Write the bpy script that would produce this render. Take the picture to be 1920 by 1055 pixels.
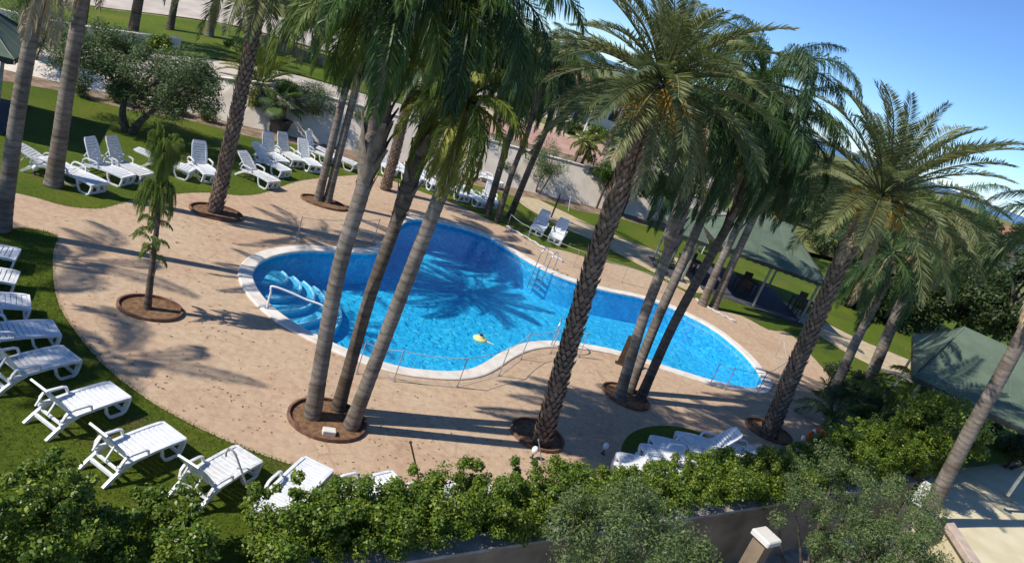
import bpy, bmesh, math, random
import numpy as np
from mathutils import Vector, Matrix, Euler
from mathutils.geometry import delaunay_2d_cdt
rnd = random.Random(11)
for o in list(bpy.data.objects): bpy.data.objects.remove(o)
SC = bpy.context.scene
COL = SC.collection

# ------------------------------------------------------------------ camera
F_PX, ROLL, PITCH, CAM_H = 1366.0, math.radians(20.7), math.radians(18.4), 8.5
cam = bpy.data.cameras.new('camera'); camo = bpy.data.objects.new('camera', cam); COL.objects.link(camo)
cam.sensor_fit = 'HORIZONTAL'; cam.sensor_width = 36.0; cam.lens = F_PX / 1920 * 36
cam.clip_start = 0.1; cam.clip_end = 40000
_r0 = Vector((1, 0, 0)); _u0 = Vector((0, math.sin(PITCH), math.cos(PITCH))); _f0 = Vector((0, math.cos(PITCH), -math.sin(PITCH)))
_r = _r0 * math.cos(ROLL) + _u0 * math.sin(ROLL); _u = -_r0 * math.sin(ROLL) + _u0 * math.cos(ROLL)
M4 = Matrix((_r, _u, -_f0)).transposed().to_4x4(); M4.translation = Vector((0, 0, CAM_H))
camo.matrix_world = M4
SC.camera = camo
# ------------------------------------------------------------------ light
SUN_AZ = Vector((0.885, 0.465)); SUN_EL = math.radians(45)       # direction in which shadows fall, on the ground
w = bpy.data.worlds.new('World'); SC.world = w; w.use_nodes = True
nt = w.node_tree; nt.nodes.clear()
wo = nt.nodes.new('ShaderNodeOutputWorld'); bg = nt.nodes.new('ShaderNodeBackground'); sky = nt.nodes.new('ShaderNodeTexSky')
sky.sky_type = 'NISHITA'; sky.sun_disc = False; sky.sun_elevation = SUN_EL
sky.sun_rotation = math.atan2(-SUN_AZ.x, -SUN_AZ.y)
sky.altitude = 1500; sky.air_density = 0.85; sky.dust_density = 0.0; sky.ozone_density = 10.0
bg.inputs[1].default_value = 0.125
nt.links.new(sky.outputs[0], bg.inputs[0]); nt.links.new(bg.outputs[0], wo.inputs[0])
sl = bpy.data.lights.new('sun', 'SUN'); sl.energy = 4.0; sl.angle = math.radians(0.55); sl.color = (1.0, 0.95, 0.87)
so = bpy.data.objects.new('sun', sl); COL.objects.link(so)
sd = Vector((SUN_AZ.x * math.cos(SUN_EL), SUN_AZ.y * math.cos(SUN_EL), -math.sin(SUN_EL)))
so.rotation_euler = sd.to_track_quat('-Z', 'Y').to_euler(); so.location = (-30, -15, 40)
SC.view_settings.view_transform = 'Standard'; SC.view_settings.look = 'None'
SC.view_settings.exposure = 0.38; SC.view_settings.gamma = 1.0; SC.view_settings.use_curve_mapping = False
SC.render.engine = 'CYCLES'
SC.cycles.transparent_max_bounces = 16; SC.cycles.max_bounces = 6

# ------------------------------------------------------------------ survey: photo points to places on level ground
def ray(px, py):
    dx, dy = px - 960, py - 527.5
    u = math.cos(ROLL) * dx + math.sin(ROLL) * dy; v = -math.sin(ROLL) * dx + math.cos(ROLL) * dy
    return Vector((u, F_PX * math.cos(PITCH) - v * math.sin(PITCH), -F_PX * math.sin(PITCH) - v * math.cos(PITCH)))
def G(px, py, z=0.0):
    r = ray(px, py); t = (z - CAM_H) / r.z
    return Vector((r.x * t, r.y * t, z))
def A(px, py, y):
    r = ray(px, py); t = y / r.y
    return Vector((r.x * t, y, CAM_H + r.z * t))

# ------------------------------------------------------------------ materials
MATS = {}
def new_mat(name):
    m = bpy.data.materials.new(name); m.use_nodes = True; MATS[name] = m
    n = m.node_tree.nodes; l = m.node_tree.links
    return m, n, l, n['Principled BSDF']
def N(n, t, **kw):
    x = n.new(t)
    for k, v in kw.items(): setattr(x, k, v)
    return x
def ramp(n, stops):
    r = n.new('ShaderNodeValToRGB'); e = r.color_ramp.elements
    while len(e) < len(stops): e.new(0.5)
    for i, (p, c) in enumerate(stops):
        e[i].position = p; e[i].color = (*c, 1)
    return r
def mixrgb(n, l, fac, a, b, mode='MIX'):
    m = n.new('ShaderNodeMix'); m.data_type = 'RGBA'; m.blend_type = mode
    def put(i, v):
        if hasattr(v, 'links') or hasattr(v, 'is_linked'): l.new(v, m.inputs[i])
        elif isinstance(v, tuple): m.inputs[i].default_value = (*v, 1)
        else: m.inputs[i].default_value = v
    put(0, fac); put(6, a); put(7, b)
    return m.outputs[2]
def noise(n, l, vec, scale, detail=4, rough=0.55, dist=0.0):
    x = n.new('ShaderNodeTexNoise'); x.inputs['Scale'].default_value = scale; x.inputs['Detail'].default_value = detail
    x.inputs['Roughness'].default_value = rough; x.inputs['Distortion'].default_value = dist
    if vec is not None: l.new(vec, x.inputs['Vector'])
    return x.outputs['Fac']
def bump(n, l, h, strength, dist, target):
    b = n.new('ShaderNodeBump'); b.inputs['Strength'].default_value = strength; b.inputs['Distance'].default_value = dist
    l.new(h, b.inputs['Height']); l.new(b.outputs[0], target)
    return b
def coords(n, which='Object'):
    return n.new('ShaderNodeTexCoord').outputs[which]
def simple(name, c1, c2, scale=6, rough=0.7, bump_s=0.2, bump_d=0.01, spec=0.3, detail=5, lo=0.35, hi=0.65, scale2=None):
    m, n, l, p = new_mat(name)
    v = coords(n)
    f = noise(n, l, v, scale, detail)
    r = ramp(n, [(lo, c1), (hi, c2)]); l.new(f, r.inputs[0]); l.new(r.outputs[0], p.inputs['Base Color'])
    p.inputs['Roughness'].default_value = rough; p.inputs['Specular IOR Level'].default_value = spec
    if bump_s: bump(n, l, noise(n, l, v, scale2 or scale * 4, 4), bump_s, bump_d, p.inputs['Normal'])
    return m
def leaf_mat(name, c1, c2, c3, rough=0.5, trans=0.35, per='island', spec=0.35):
    m, n, l, p = new_mat(name)
    if per == 'island': rv = n.new('ShaderNodeNewGeometry').outputs['Random Per Island']
    else: rv = n.new('ShaderNodeObjectInfo').outputs['Random']
    big = noise(n, l, coords(n), 1.3, 2)
    ad = N(n, 'ShaderNodeMath', operation='MULTIPLY_ADD'); l.new(big, ad.inputs[0]); ad.inputs[1].default_value = 0.7
    sc = N(n, 'ShaderNodeMath', operation='MULTIPLY_ADD'); l.new(rv, sc.inputs[0]); sc.inputs[1].default_value = 0.75; sc.inputs[2].default_value = -0.22
    l.new(sc.outputs[0], ad.inputs[2])
    r = ramp(n, [(0.15, c1), (0.5, c2), (0.9, c3)]); l.new(ad.outputs[0], r.inputs[0])
    l.new(r.outputs[0], p.inputs['Base Color']); p.inputs['Roughness'].default_value = rough; p.inputs['Specular IOR Level'].default_value = spec
    tr = n.new('ShaderNodeBsdfTranslucent'); l.new(mixrgb(n, l, 0.5, r.outputs[0], (0.22, 0.30, 0.03)), tr.inputs[0])
    mx = n.new('ShaderNodeMixShader'); mx.inputs[0].default_value = trans
    l.new(p.outputs[0], mx.inputs[1]); l.new(tr.outputs[0], mx.inputs[2])
    l.new(mx.outputs[0], n['Material Output'].inputs[0])
    return m
def build_materials():
    # lawn
    m, n, l, p = new_mat('lawn'); v = coords(n)
    f1 = noise(n, l, v, 0.35, 5); f2 = noise(n, l, v, 9, 6, 0.7); f3 = noise(n, l, v, 70, 3, 0.8)
    r1 = ramp(n, [(0.3, (0.090, 0.155, 0.016)), (0.55, (0.150, 0.210, 0.022)), (0.75, (0.210, 0.230, 0.036))]); l.new(f1, r1.inputs[0])
    r2 = ramp(n, [(0.25, (0.45, 0.5, 0.42)), (0.7, (1.25, 1.2, 1.1))]); l.new(f2, r2.inputs[0])
    r3 = ramp(n, [(0.25, (0.5, 0.5, 0.5)), (0.75, (1.35, 1.35, 1.2))]); l.new(f3, r3.inputs[0])
    c = mixrgb(n, l, 1.0, r1.outputs[0], r2.outputs[0], 'MULTIPLY'); c = mixrgb(n, l, 1.0, c, r3.outputs[0], 'MULTIPLY')
    f4 = noise(n, l, v, 0.8, 6, 0.65); r4 = ramp(n, [(0.53, (0, 0, 0)), (0.72, (.8, .8, .8))]); l.new(f4, r4.inputs[0])
    c = mixrgb(n, l, r4.outputs[0], c, (0.15, 0.12, 0.05))
    l.new(c, p.inputs['Base Color']); p.inputs['Roughness'].default_value = 0.85; p.inputs['Specular IOR Level'].default_value = 0.15
    bump(n, l, f3, 0.9, 0.05, p.inputs['Normal'])
    # stamped concrete deck
    m, n, l, p = new_mat('deck'); v = coords(n)
    f1 = noise(n, l, v, 0.45, 6, 0.6); f2 = noise(n, l, v, 5, 6, 0.65); f3 = noise(n, l, v, 45, 4, 0.7)
    r1 = ramp(n, [(0.30, (0.485, 0.325, 0.215)), (0.50, (0.535, 0.388, 0.255)), (0.72, (0.555, 0.425, 0.285))]); l.new(f1, r1.inputs[0])
    r2 = ramp(n, [(0.25, (0.78, 0.74, 0.71)), (0.6, (1.06, 1.05, 1.05))]); l.new(f2, r2.inputs[0])
    c = mixrgb(n, l, 1.0, r1.outputs[0], r2.outputs[0], 'MULTIPLY')
    r3 = ramp(n, [(0.2, (0.80, 0.80, 0.80)), (0.8, (1.12, 1.12, 1.12))]); l.new(f3, r3.inputs[0])
    c = mixrgb(n, l, 1.0, c, r3.outputs[0], 'MULTIPLY')
    wv = n.new('ShaderNodeVectorMath'); wv.operation = 'MULTIPLY_ADD'
    nz = n.new('ShaderNodeTexNoise'); nz.inputs['Scale'].default_value = 1.1; l.new(v, nz.inputs['Vector'])
    l.new(nz.outputs['Color'], wv.inputs[0]); wv.inputs[1].default_value = (0.55, 0.55, 0); l.new(v, wv.inputs[2])
    vo = N(n, 'ShaderNodeTexVoronoi', feature='DISTANCE_TO_EDGE'); vo.inputs['Scale'].default_value = 1.7; l.new(wv.outputs[0], vo.inputs['Vector'])
    rj = ramp(n, [(0.0, (1, 1, 1)), (0.045, (0, 0, 0))]); l.new(vo.outputs['Distance'], rj.inputs[0])
    fm = noise(n, l, v, 0.7, 3); rm = ramp(n, [(0.42, (0.06, 0.06, 0.06)), (0.70, (0.48, 0.48, 0.48))]); l.new(fm, rm.inputs[0])
    jf = mixrgb(n, l, 1.0, rj.outputs[0], rm.outputs[0], 'MULTIPLY')
    c = mixrgb(n, l, jf, c, (0.27, 0.155, 0.085))
    # rust and leaf stains: scattered spots
    v2 = N(n, 'ShaderNodeTexVoronoi', feature='F1'); v2.inputs['Scale'].default_value = 2.6; l.new(wv.outputs[0], v2.inputs['Vector'])
    rs = ramp(n, [(0.06, (1, 1, 1)), (0.15, (0, 0, 0))]); l.new(v2.outputs['Distance'], rs.inputs[0])
    fs = noise(n, l, v, 1.6, 2); rq = ramp(n, [(0.44, (0, 0, 0)), (0.56, (0.85, 0.85, 0.85))]); l.new(fs, rq.inputs[0])
    sf = mixrgb(n, l, 1.0, rs.outputs[0], rq.outputs[0], 'MULTIPLY')
    c = mixrgb(n, l, sf, c, (0.22, 0.105, 0.055))
    l.new(c, p.inputs['Base Color']); p.inputs['Roughness'].default_value = 0.8; p.inputs['Specular IOR Level'].default_value = 0.25
    h = N(n, 'ShaderNodeMath', operation='ADD'); l.new(f2, h.inputs[0]); l.new(vo.outputs['Distance'], h.inputs[1])
    bump(n, l, h.outputs[0], 0.25, 0.02, p.inputs['Normal'])
    # pool tiling, water-ripple light painted in as lighter and darker blue cells
    m, n, l, p = new_mat('mosaic_ripple_light'); v = coords(n)
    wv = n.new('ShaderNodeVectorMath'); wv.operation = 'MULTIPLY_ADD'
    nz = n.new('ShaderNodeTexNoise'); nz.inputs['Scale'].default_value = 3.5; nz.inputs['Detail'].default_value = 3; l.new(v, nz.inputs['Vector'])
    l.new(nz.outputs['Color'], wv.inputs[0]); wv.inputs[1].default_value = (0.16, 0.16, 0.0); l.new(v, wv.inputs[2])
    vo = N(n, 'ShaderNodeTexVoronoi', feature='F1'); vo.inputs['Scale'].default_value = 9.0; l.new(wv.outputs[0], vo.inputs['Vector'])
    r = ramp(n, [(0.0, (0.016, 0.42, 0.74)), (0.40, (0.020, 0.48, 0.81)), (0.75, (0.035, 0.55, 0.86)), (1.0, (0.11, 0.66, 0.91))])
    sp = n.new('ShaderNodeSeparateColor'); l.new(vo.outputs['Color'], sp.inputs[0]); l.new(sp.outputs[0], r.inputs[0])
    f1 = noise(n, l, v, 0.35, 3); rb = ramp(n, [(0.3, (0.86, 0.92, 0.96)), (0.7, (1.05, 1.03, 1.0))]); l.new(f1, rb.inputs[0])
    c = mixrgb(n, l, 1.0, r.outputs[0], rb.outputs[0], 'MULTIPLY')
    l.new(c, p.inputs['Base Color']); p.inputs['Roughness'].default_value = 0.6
    simple('mosaic_pale', (0.40, 0.72, 0.92), (0.60, 0.84, 0.96), 14, 0.6, 0)
    simple('mosaic_step', (0.08, 0.52, 0.82), (0.18, 0.66, 0.90), 12, 0.6, 0)
    # water sheet
    m, n, l, p = new_mat('water'); n.remove(p); v = coords(n)
    tb = n.new('ShaderNodeBsdfTransparent'); tb.inputs[0].default_value = (0.80, 0.965, 0.995, 1)
    gl = n.new('ShaderNodeBsdfGlossy'); gl.inputs['Roughness'].default_value = 0.03
    fr = n.new('ShaderNodeFresnel'); fr.inputs[0].default_value = 1.33
    f = noise(n, l, v, 4.5, 3, 0.5, 0.6)
    b = n.new('ShaderNodeBump'); b.inputs['Strength'].default_value = 0.35; b.inputs['Distance'].default_value = 0.06
    l.new(f, b.inputs['Height']); l.new(b.outputs[0], gl.inputs['Normal']); l.new(b.outputs[0], fr.inputs['Normal'])
    mx = n.new('ShaderNodeMixShader'); l.new(fr.outputs[0], mx.inputs[0]); l.new(tb.outputs[0], mx.inputs[1]); l.new(gl.outputs[0], mx.inputs[2])
    l.new(mx.outputs[0], n['Material Output'].inputs[0])
    # sea
    m, n, l, p = new_mat('sea'); p.inputs['Base Color'].default_value = (0.10, 0.18, 0.28, 1); p.inputs['Roughness'].default_value = 0.35
    bump(n, l, noise(n, l, coords(n), 0.05, 5), 0.5, 1.0, p.inputs['Normal'])
    simple('coping', (0.62, 0.54, 0.45), (0.80, 0.74, 0.65), 3, 0.6, 0.15, 0.01, lo=0.25, hi=0.6)
    simple('plastic', (0.72, 0.73, 0.74), (0.84, 0.84, 0.83), 7, 0.38, 0.05, 0.002, spec=0.5)
    simple('plastic_dirty', (0.60, 0.60, 0.58), (0.80, 0.80, 0.78), 9, 0.45, 0.05, 0.002, spec=0.45)
    simple('plastic_blue', (0.36, 0.46, 0.62), (0.50, 0.58, 0.70), 6, 0.45, 0.05, 0.002, spec=0.45)
    simple('soil', (0.13, 0.068, 0.034), (0.27, 0.155, 0.080), 8, 0.95, 0.7, 0.03)
    simple('edging', (0.115, 0.055, 0.035), (0.24, 0.135, 0.085), 6, 0.8, 0.3, 0.01)
    simple('cream_wall', (0.68, 0.57, 0.45), (0.82, 0.72, 0.59), 1.2, 0.85, 0.2, 0.01, lo=0.3, hi=0.6)
    simple('brown_wall', (0.17, 0.13, 0.085), (0.29, 0.22, 0.15), 1.5, 0.9, 0.4, 0.02)
    simple('grey_concrete', (0.20, 0.185, 0.165), (0.36, 0.33, 0.29), 3, 0.9, 0.4, 0.015)
    simple('court', (0.60, 0.52, 0.33), (0.70, 0.62, 0.42), 1.1, 0.85, 0.2, 0.01)
    simple('pink_rim', (0.45, 0.35, 0.28), (0.58, 0.46, 0.38), 3, 0.85, 0.3, 0.01)
    simple('road_tan', (0.42, 0.36, 0.30), (0.56, 0.49, 0.41), 0.8, 0.9, 0.2, 0.01)
    simple('road_pink', (0.42, 0.24, 0.17), (0.52, 0.33, 0.25), 1.2, 0.9, 0.2, 0.01)
    simple('path', (0.44, 0.34, 0.20), (0.56, 0.45, 0.29), 2.5, 0.85, 0.2, 0.01)
    simple('bed', (0.16, 0.105, 0.065), (0.34, 0.25, 0.17), 2.2, 0.95, 0.7, 0.04)
    simple('dry_grass', (0.11, 0.14, 0.025), (0.24, 0.22, 0.07), 1.5, 0.9, 0.6, 0.05)
    simple('canvas_green', (0.088, 0.125, 0.085), (0.125, 0.165, 0.115), 1.5, 0.75, 0.1, 0.01)
    simple('canvas_seam', (0.12, 0.16, 0.115), (0.17, 0.21, 0.155), 4, 0.75, 0)
    simple('dark_floor', (0.05, 0.05, 0.065), (0.09, 0.085, 0.10), 2, 0.8, 0.2, 0.01)
    simple('dark_metal', (0.03, 0.035, 0.03), (0.05, 0.055, 0.05), 8, 0.5, 0.1, 0.002)
    simple('post_grey', (0.20, 0.22, 0.20), (0.30, 0.32, 0.29), 8, 0.5, 0.1, 0.002)
    simple('dark_wood', (0.055, 0.032, 0.020), (0.10, 0.062, 0.040), 5, 0.8, 0.3, 0.006)
    simple('steel', (0.50, 0.52, 0.54), (0.62, 0.64, 0.66), 10, 0.25, 0.0); MATS['steel'].node_tree.nodes['Principled BSDF'].inputs['Metallic'].default_value = 0.85
    simple('rail_white', (0.78, 0.78, 0.78), (0.84, 0.84, 0.84), 10, 0.35, 0)
    simple('fence_post', (0.30, 0.27, 0.25), (0.42, 0.39, 0.36), 10, 0.5, 0)
    simple('cord', (0.42, 0.40, 0.40), (0.58, 0.56, 0.56), 10, 0.8, 0)
    simple('orange', (0.70, 0.085, 0.02), (0.80, 0.13, 0.03), 5, 0.45, 0)
    simple('yellow_float', (0.62, 0.56, 0.20), (0.74, 0.68, 0.32), 8, 0.5, 0)
    simple('globe', (0.80, 0.80, 0.78), (0.86, 0.86, 0.84), 8, 0.35, 0)
    simple('roof_tile', (0.32, 0.15, 0.09), (0.46, 0.25, 0.16), 5, 0.85, 0.4, 0.03)
    simple('house_white', (0.66, 0.63, 0.58), (0.78, 0.75, 0.70), 0.9, 0.85, 0.1, 0.01)
    simple('glass_dark', (0.03, 0.04, 0.05), (0.05, 0.06, 0.07), 2, 0.15, 0)
    # trunks
    for nm, a, b_, ring in (('trunk_grey', (0.150, 0.126, 0.105), (0.31, 0.265, 0.22), 5.5), ('trunk_dark', (0.085, 0.066, 0.052), (0.20, 0.160, 0.125), 6.0)):
        m, n, l, p = new_mat(nm); v = coords(n)
        mp = n.new('ShaderNodeMapping'); mp.inputs['Scale'].default_value = (2.5, 2.5, 9); l.new(v, mp.inputs['Vector'])
        f = noise(n, l, mp.outputs[0], 1.0, 5, 0.65)
        f2 = noise(n, l, v, 2.0, 3)
        r = ramp(n, [(0.28, a), (0.68, b_)]); l.new(f, r.inputs[0])
        r2 = ramp(n, [(0.3, (0.72, 0.70, 0.66)), (0.7, (1.12, 1.12, 1.14))]); l.new(f2, r2.inputs[0])
        wv = n.new('ShaderNodeTexWave'); wv.bands_direction = 'Z'; wv.inputs['Scale'].default_value = 1.9; wv.inputs['Distortion'].default_value = 5.0; wv.inputs['Detail'].default_value = 3; wv.inputs['Detail Scale'].default_value = 1.4; l.new(v, wv.inputs['Vector'])
        rw = ramp(n, [(0.0, (0.74, 0.72, 0.69)), (0.18, (1, 1, 1)), (1.0, (1.08, 1.08, 1.08))]); l.new(wv.outputs['Fac'], rw.inputs[0])
        f5 = noise(n, l, v, 0.9, 5, .7); r5 = ramp(n, [(0.35, (0.6, 0.57, 0.52)), (0.62, (1.1, 1.1, 1.1))]); l.new(f5, r5.inputs[0])
        cc = mixrgb(n, l, 1.0, mixrgb(n, l, 1.0, r.outputs[0], r2.outputs[0], 'MULTIPLY'), rw.outputs[0], 'MULTIPLY')
        l.new(mixrgb(n, l, 1.0, cc, r5.outputs[0], 'MULTIPLY'), p.inputs['Base Color'])
        p.inputs['Roughness'].default_value = 0.9; p.inputs['Specular IOR Level'].default_value = 0.2
        bump(n, l, f, 0.6, 0.03, p.inputs['Normal'])
    simple('date_trunk', (0.060, 0.040, 0.028), (0.150, 0.105, 0.075), 9, 0.9, 0.6, 0.02)
    simple('date_boot', (0.135, 0.090, 0.062), (0.30, 0.22, 0.16), 7, 0.9, 0.5, 0.02)
    simple('sheath', (0.11, 0.078, 0.055), (0.30, 0.25, 0.195), 5, 0.9, 0.4, 0.02)
    simple('bark', (0.060, 0.048, 0.035), (0.16, 0.13, 0.10), 8, 0.95, 0.8, 0.03)
    simple('fruit', (0.33, 0.17, 0.025), (0.50, 0.31, 0.05), 9, 0.6, 0)
    simple('dead_leaf', (0.36, 0.27, 0.15), (0.50, 0.41, 0.26), 5, 0.85, 0.2, 0.01)
    leaf_mat('frond_queen', (0.032, 0.078, 0.014), (0.066, 0.125, 0.020), (0.140, 0.180, 0.030), 0.45, 0.25, 'object')
    leaf_mat('frond_dark', (0.022, 0.056, 0.018), (0.044, 0.090, 0.026), (0.085, 0.135, 0.036), 0.45, 0.22, 'object')
    leaf_mat('frond_date', (0.085, 0.110, 0.045), (0.160, 0.180, 0.070), (0.260, 0.260, 0.105), 0.5, 0.25, 'object')
    leaf_mat('frond_yellow', (0.095, 0.135, 0.018), (0.165, 0.200, 0.026), (0.290, 0.280, 0.045), 0.5, 0.35, 'object')
    leaf_mat('frond_young', (0.11, 0.17, 0.03), (0.19, 0.26, 0.05), (0.30, 0.34, 0.08), 0.5, 0.4, 'object')
    leaf_mat('hedge_leaf', (0.050, 0.105, 0.012), (0.125, 0.200, 0.021), (0.270, 0.320, 0.038), 0.4, 0.3)
    leaf_mat('olive_leaf', (0.050, 0.090, 0.036), (0.095, 0.145, 0.056), (0.165, 0.215, 0.090), 0.6, 0.22)
    leaf_mat('shrub_leaf', (0.055, 0.095, 0.032), (0.110, 0.165, 0.052), (0.200, 0.240, 0.085), 0.5, 0.25)
    leaf_mat('ivy_leaf', (0.018, 0.055, 0.010), (0.045, 0.105, 0.014), (0.095, 0.160, 0.022), 0.4, 0.25)
    leaf_mat('tree_leaf', (0.018, 0.040, 0.014), (0.040, 0.070, 0.020), (0.085, 0.110, 0.032), 0.5, 0.22)
    leaf_mat('bright_leaf', (0.05, 0.11, 0.01), (0.10, 0.19, 0.014), (0.20, 0.29, 0.02), 0.4, 0.35)
    leaf_mat('grass_blade', (0.040, 0.085, 0.010), (0.080, 0.140, 0.014), (0.150, 0.190, 0.025), 0.6, 0.3)
    m, n, l, p = new_mat('net'); n.remove(p)
    tb = n.new('ShaderNodeBsdfTransparent'); df = n.new('ShaderNodeBsdfDiffuse'); df.inputs[0].default_value = (0.6, 0.6, 0.62, 1)
    mx = n.new('ShaderNodeMixShader'); mx.inputs[0].default_value = 0.045; l.new(tb.outputs[0], mx.inputs[1]); l.new(df.outputs[0], mx.inputs[2])
    l.new(mx.outputs[0], n['Material Output'].inputs[0])
build_materials()

# ------------------------------------------------------------------ mesh helpers
class MB:
    def __init__(s): s.v = []; s.f = []
    def add(s, vs, fs):
        b = len(s.v); s.v += [tuple(x) for x in vs]; s.f += [tuple(i + b for i in f) for f in fs]; return s
    def box(s, c, d, m=None):
        x, y, z = d[0] / 2, d[1] / 2, d[2] / 2
        vs = [Vector((sx * x, sy * y, sz * z)) for sx in (-1, 1) for sy in (-1, 1) for sz in (-1, 1)]
        if m is not None: vs = [m @ q for q in vs]
        vs = [q + Vector(c) for q in vs]
        return s.add(vs, [(0, 1, 3, 2), (4, 6, 7, 5), (0, 4, 5, 1), (2, 3, 7, 6), (0, 2, 6, 4), (1, 5, 7, 3)])
    def bevbox(s, c, d, b=0.01, m=None):
        # box with chamfered vertical and top edges
        x, y, z = d[0] / 2, d[1] / 2, d[2] / 2
        def ringp(ix, iz):
            xx, yy = x - ix, y - ix
            k = b
            return [(-xx + k, -yy, iz), (xx - k, -yy, iz), (xx, -yy + k, iz), (xx, yy - k, iz), (xx - k, yy, iz), (-xx + k, yy, iz), (-xx, yy - k, iz), (-xx, -yy + k, iz)]
        rs = [ringp(0, -z), ringp(0, z - b), ringp(b, z)]
        vs = [Vector(q) for r in rs for q in r]
        if m is not None: vs = [m @ q for q in vs]
        vs = [q + Vector(c) for q in vs]
        fs = [tuple(range(7, -1, -1)), tuple(range(16, 24))]
        for k in range(2):
            for i in range(8):
                j = (i + 1) % 8; fs.append((k * 8 + i, k * 8 + j, k * 8 + 8 + j, k * 8 + 8 + i))
        return s.add(vs, fs)
    def tube(s, pts, rad, n=8, cap=True):
        pts = [Vector(p) for p in pts]; b = len(s.v); k = len(pts)
        up = Vector((0.13, 0.21, 0.97)) if abs((pts[-1] - pts[0]).normalized().z) < 0.9 else Vector((1, 0.1, 0))
        for i, p in enumerate(pts):
            t = (pts[min(i + 1, k - 1)] - pts[max(i - 1, 0)]).normalized()
            a = t.cross(up).normalized(); c = t.cross(a).normalized()
            r = rad[i] if isinstance(rad, (list, tuple)) else rad
            for j in range(n):
                q = 2 * math.pi * j / n
                s.v.append(tuple(p + a * (math.cos(q) * r) + c * (math.sin(q) * r)))
        for i in range(k - 1):
            for j in range(n):
                j2 = (j + 1) % n
                s.f.append((b + i * n + j, b + i * n + j2, b + (i + 1) * n + j2, b + (i + 1) * n + j))
        if cap:
            s.f.append(tuple(b + j for j in range(n - 1, -1, -1))); s.f.append(tuple(b + (k - 1) * n + j for j in range(n)))
        return s
    def sphere(s, c, r, n=10, m=6, sz=1.0):
        b = len(s.v); c = Vector(c)
        for i in range(1, m):
            t = math.pi * i / m
            for j in range(n):
                q = 2 * math.pi * j / n
                s.v.append((c.x + r * math.sin(t) * math.cos(q), c.y + r * math.sin(t) * math.sin(q), c.z + r * sz * math.cos(t)))
        s.v.append((c.x, c.y, c.z + r * sz)); s.v.append((c.x, c.y, c.z - r * sz)); T = len(s.v) - 2
        for j in range(n):
            j2 = (j + 1) % n; s.f.append((T, b + j, b + j2)); s.f.append((T + 1, b + (m - 2) * n + j2, b + (m - 2) * n + j))
            for i in range(m - 2): s.f.append((b + i * n + j, b + (i + 1) * n + j, b + (i + 1) * n + j2, b + i * n + j2))
        return s
    def mesh(s, name, mat, smooth=False):
        me = bpy.data.meshes.new(name); me.from_pydata(s.v, [], s.f); me.update()
        if mat: me.materials.append(MATS[mat])
        if smooth: me.polygons.foreach_set('use_smooth', [True] * len(me.polygons))
        return me
    def build(s, name, mat, parent=None, smooth=False, loc=None):
        return put(name, s.mesh(name, mat, smooth), parent, loc)
def put(name, me, parent=None, loc=None, rot=None, scale=None):
    o = bpy.data.objects.new(name, me); COL.objects.link(o)
    if parent: o.parent = parent
    if loc is not None: o.location = loc
    if rot is not None: o.rotation_euler = rot
    if scale is not None: o.scale = (scale,) * 3 if not hasattr(scale, '__len__') else scale
    return o
def tag(o, label, cat, group=None, kind=None):
    if label: o['label'] = label
    if cat: o['category'] = cat
    if group: o['group'] = group
    if kind: o['kind'] = kind
    return o
def thing(name, loc, label, cat, group=None, rz=0.0):
    o = bpy.data.objects.new(name, None); COL.objects.link(o); o.location = loc; o.rotation_euler = (0, 0, rz); o.empty_display_size = 0.2
    return tag(o, label, cat, group)
def np_mesh(name, verts, faces_flat, nside, mat):
    me = bpy.data.meshes.new(name); nv = len(verts); nf = len(faces_flat) // nside
    me.vertices.add(nv); me.vertices.foreach_set('co', np.asarray(verts, dtype=np.float32).ravel())
    me.loops.add(nf * nside); me.loops.foreach_set('vertex_index', np.asarray(faces_flat, dtype=np.int32))
    me.polygons.add(nf); me.polygons.foreach_set('loop_start', np.arange(0, nf * nside, nside, dtype=np.int32))
    me.polygons.foreach_set('loop_total', np.full(nf, nside, dtype=np.int32))
    me.update(calc_edges=True); me.materials.append(MATS[mat])
    return me
RS = np.random.RandomState(5)
def leaves(centers, radii, per, size, mat, name='foliage', flat=0.5, shell=0.55, elong=1.9, sz=1.0, cut=None):
    """leaf-sized faces spread through clumps (centers, radii)"""
    C = np.asarray(centers, float); R = np.asarray(radii, float); k = len(C)
    idx = np.repeat(np.arange(k), per); n = len(idx)
    d = RS.normal(size=(n, 3)); d /= np.linalg.norm(d, axis=1)[:, None]
    rr = (shell + (1 - shell) * RS.rand(n)) * (RS.rand(n) ** 0.25)
    P = C[idx] + d * (rr * R[idx])[:, None] * np.array([1, 1, sz])
    if cut is not None:
        keep = cut(P); P = P[keep]; d = d[keep]; n = len(P)
    nn = d * (1 - flat) + np.array([0, 0, 1.0]) * flat + RS.normal(size=(n, 3)) * 0.45
    nn /= np.linalg.norm(nn, axis=1)[:, None]
    t = RS.normal(size=(n, 3)); t -= (t * nn).sum(1)[:, None] * nn; t /= np.linalg.norm(t, axis=1)[:, None]
    b = np.cross(nn, t); L = size * (0.45 + 1.05 * RS.rand(n) ** 1.3)[:, None]; W = L / elong
    V = np.stack([P - t * L * 0.5, P + b * W * 0.5 + nn * W * 0.12, P + t * L * 0.5, P - b * W * 0.5 + nn * W * 0.12], axis=1).reshape(-1, 3)
    return np_mesh(name, V, np.arange(4 * n), 4, mat)
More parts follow.
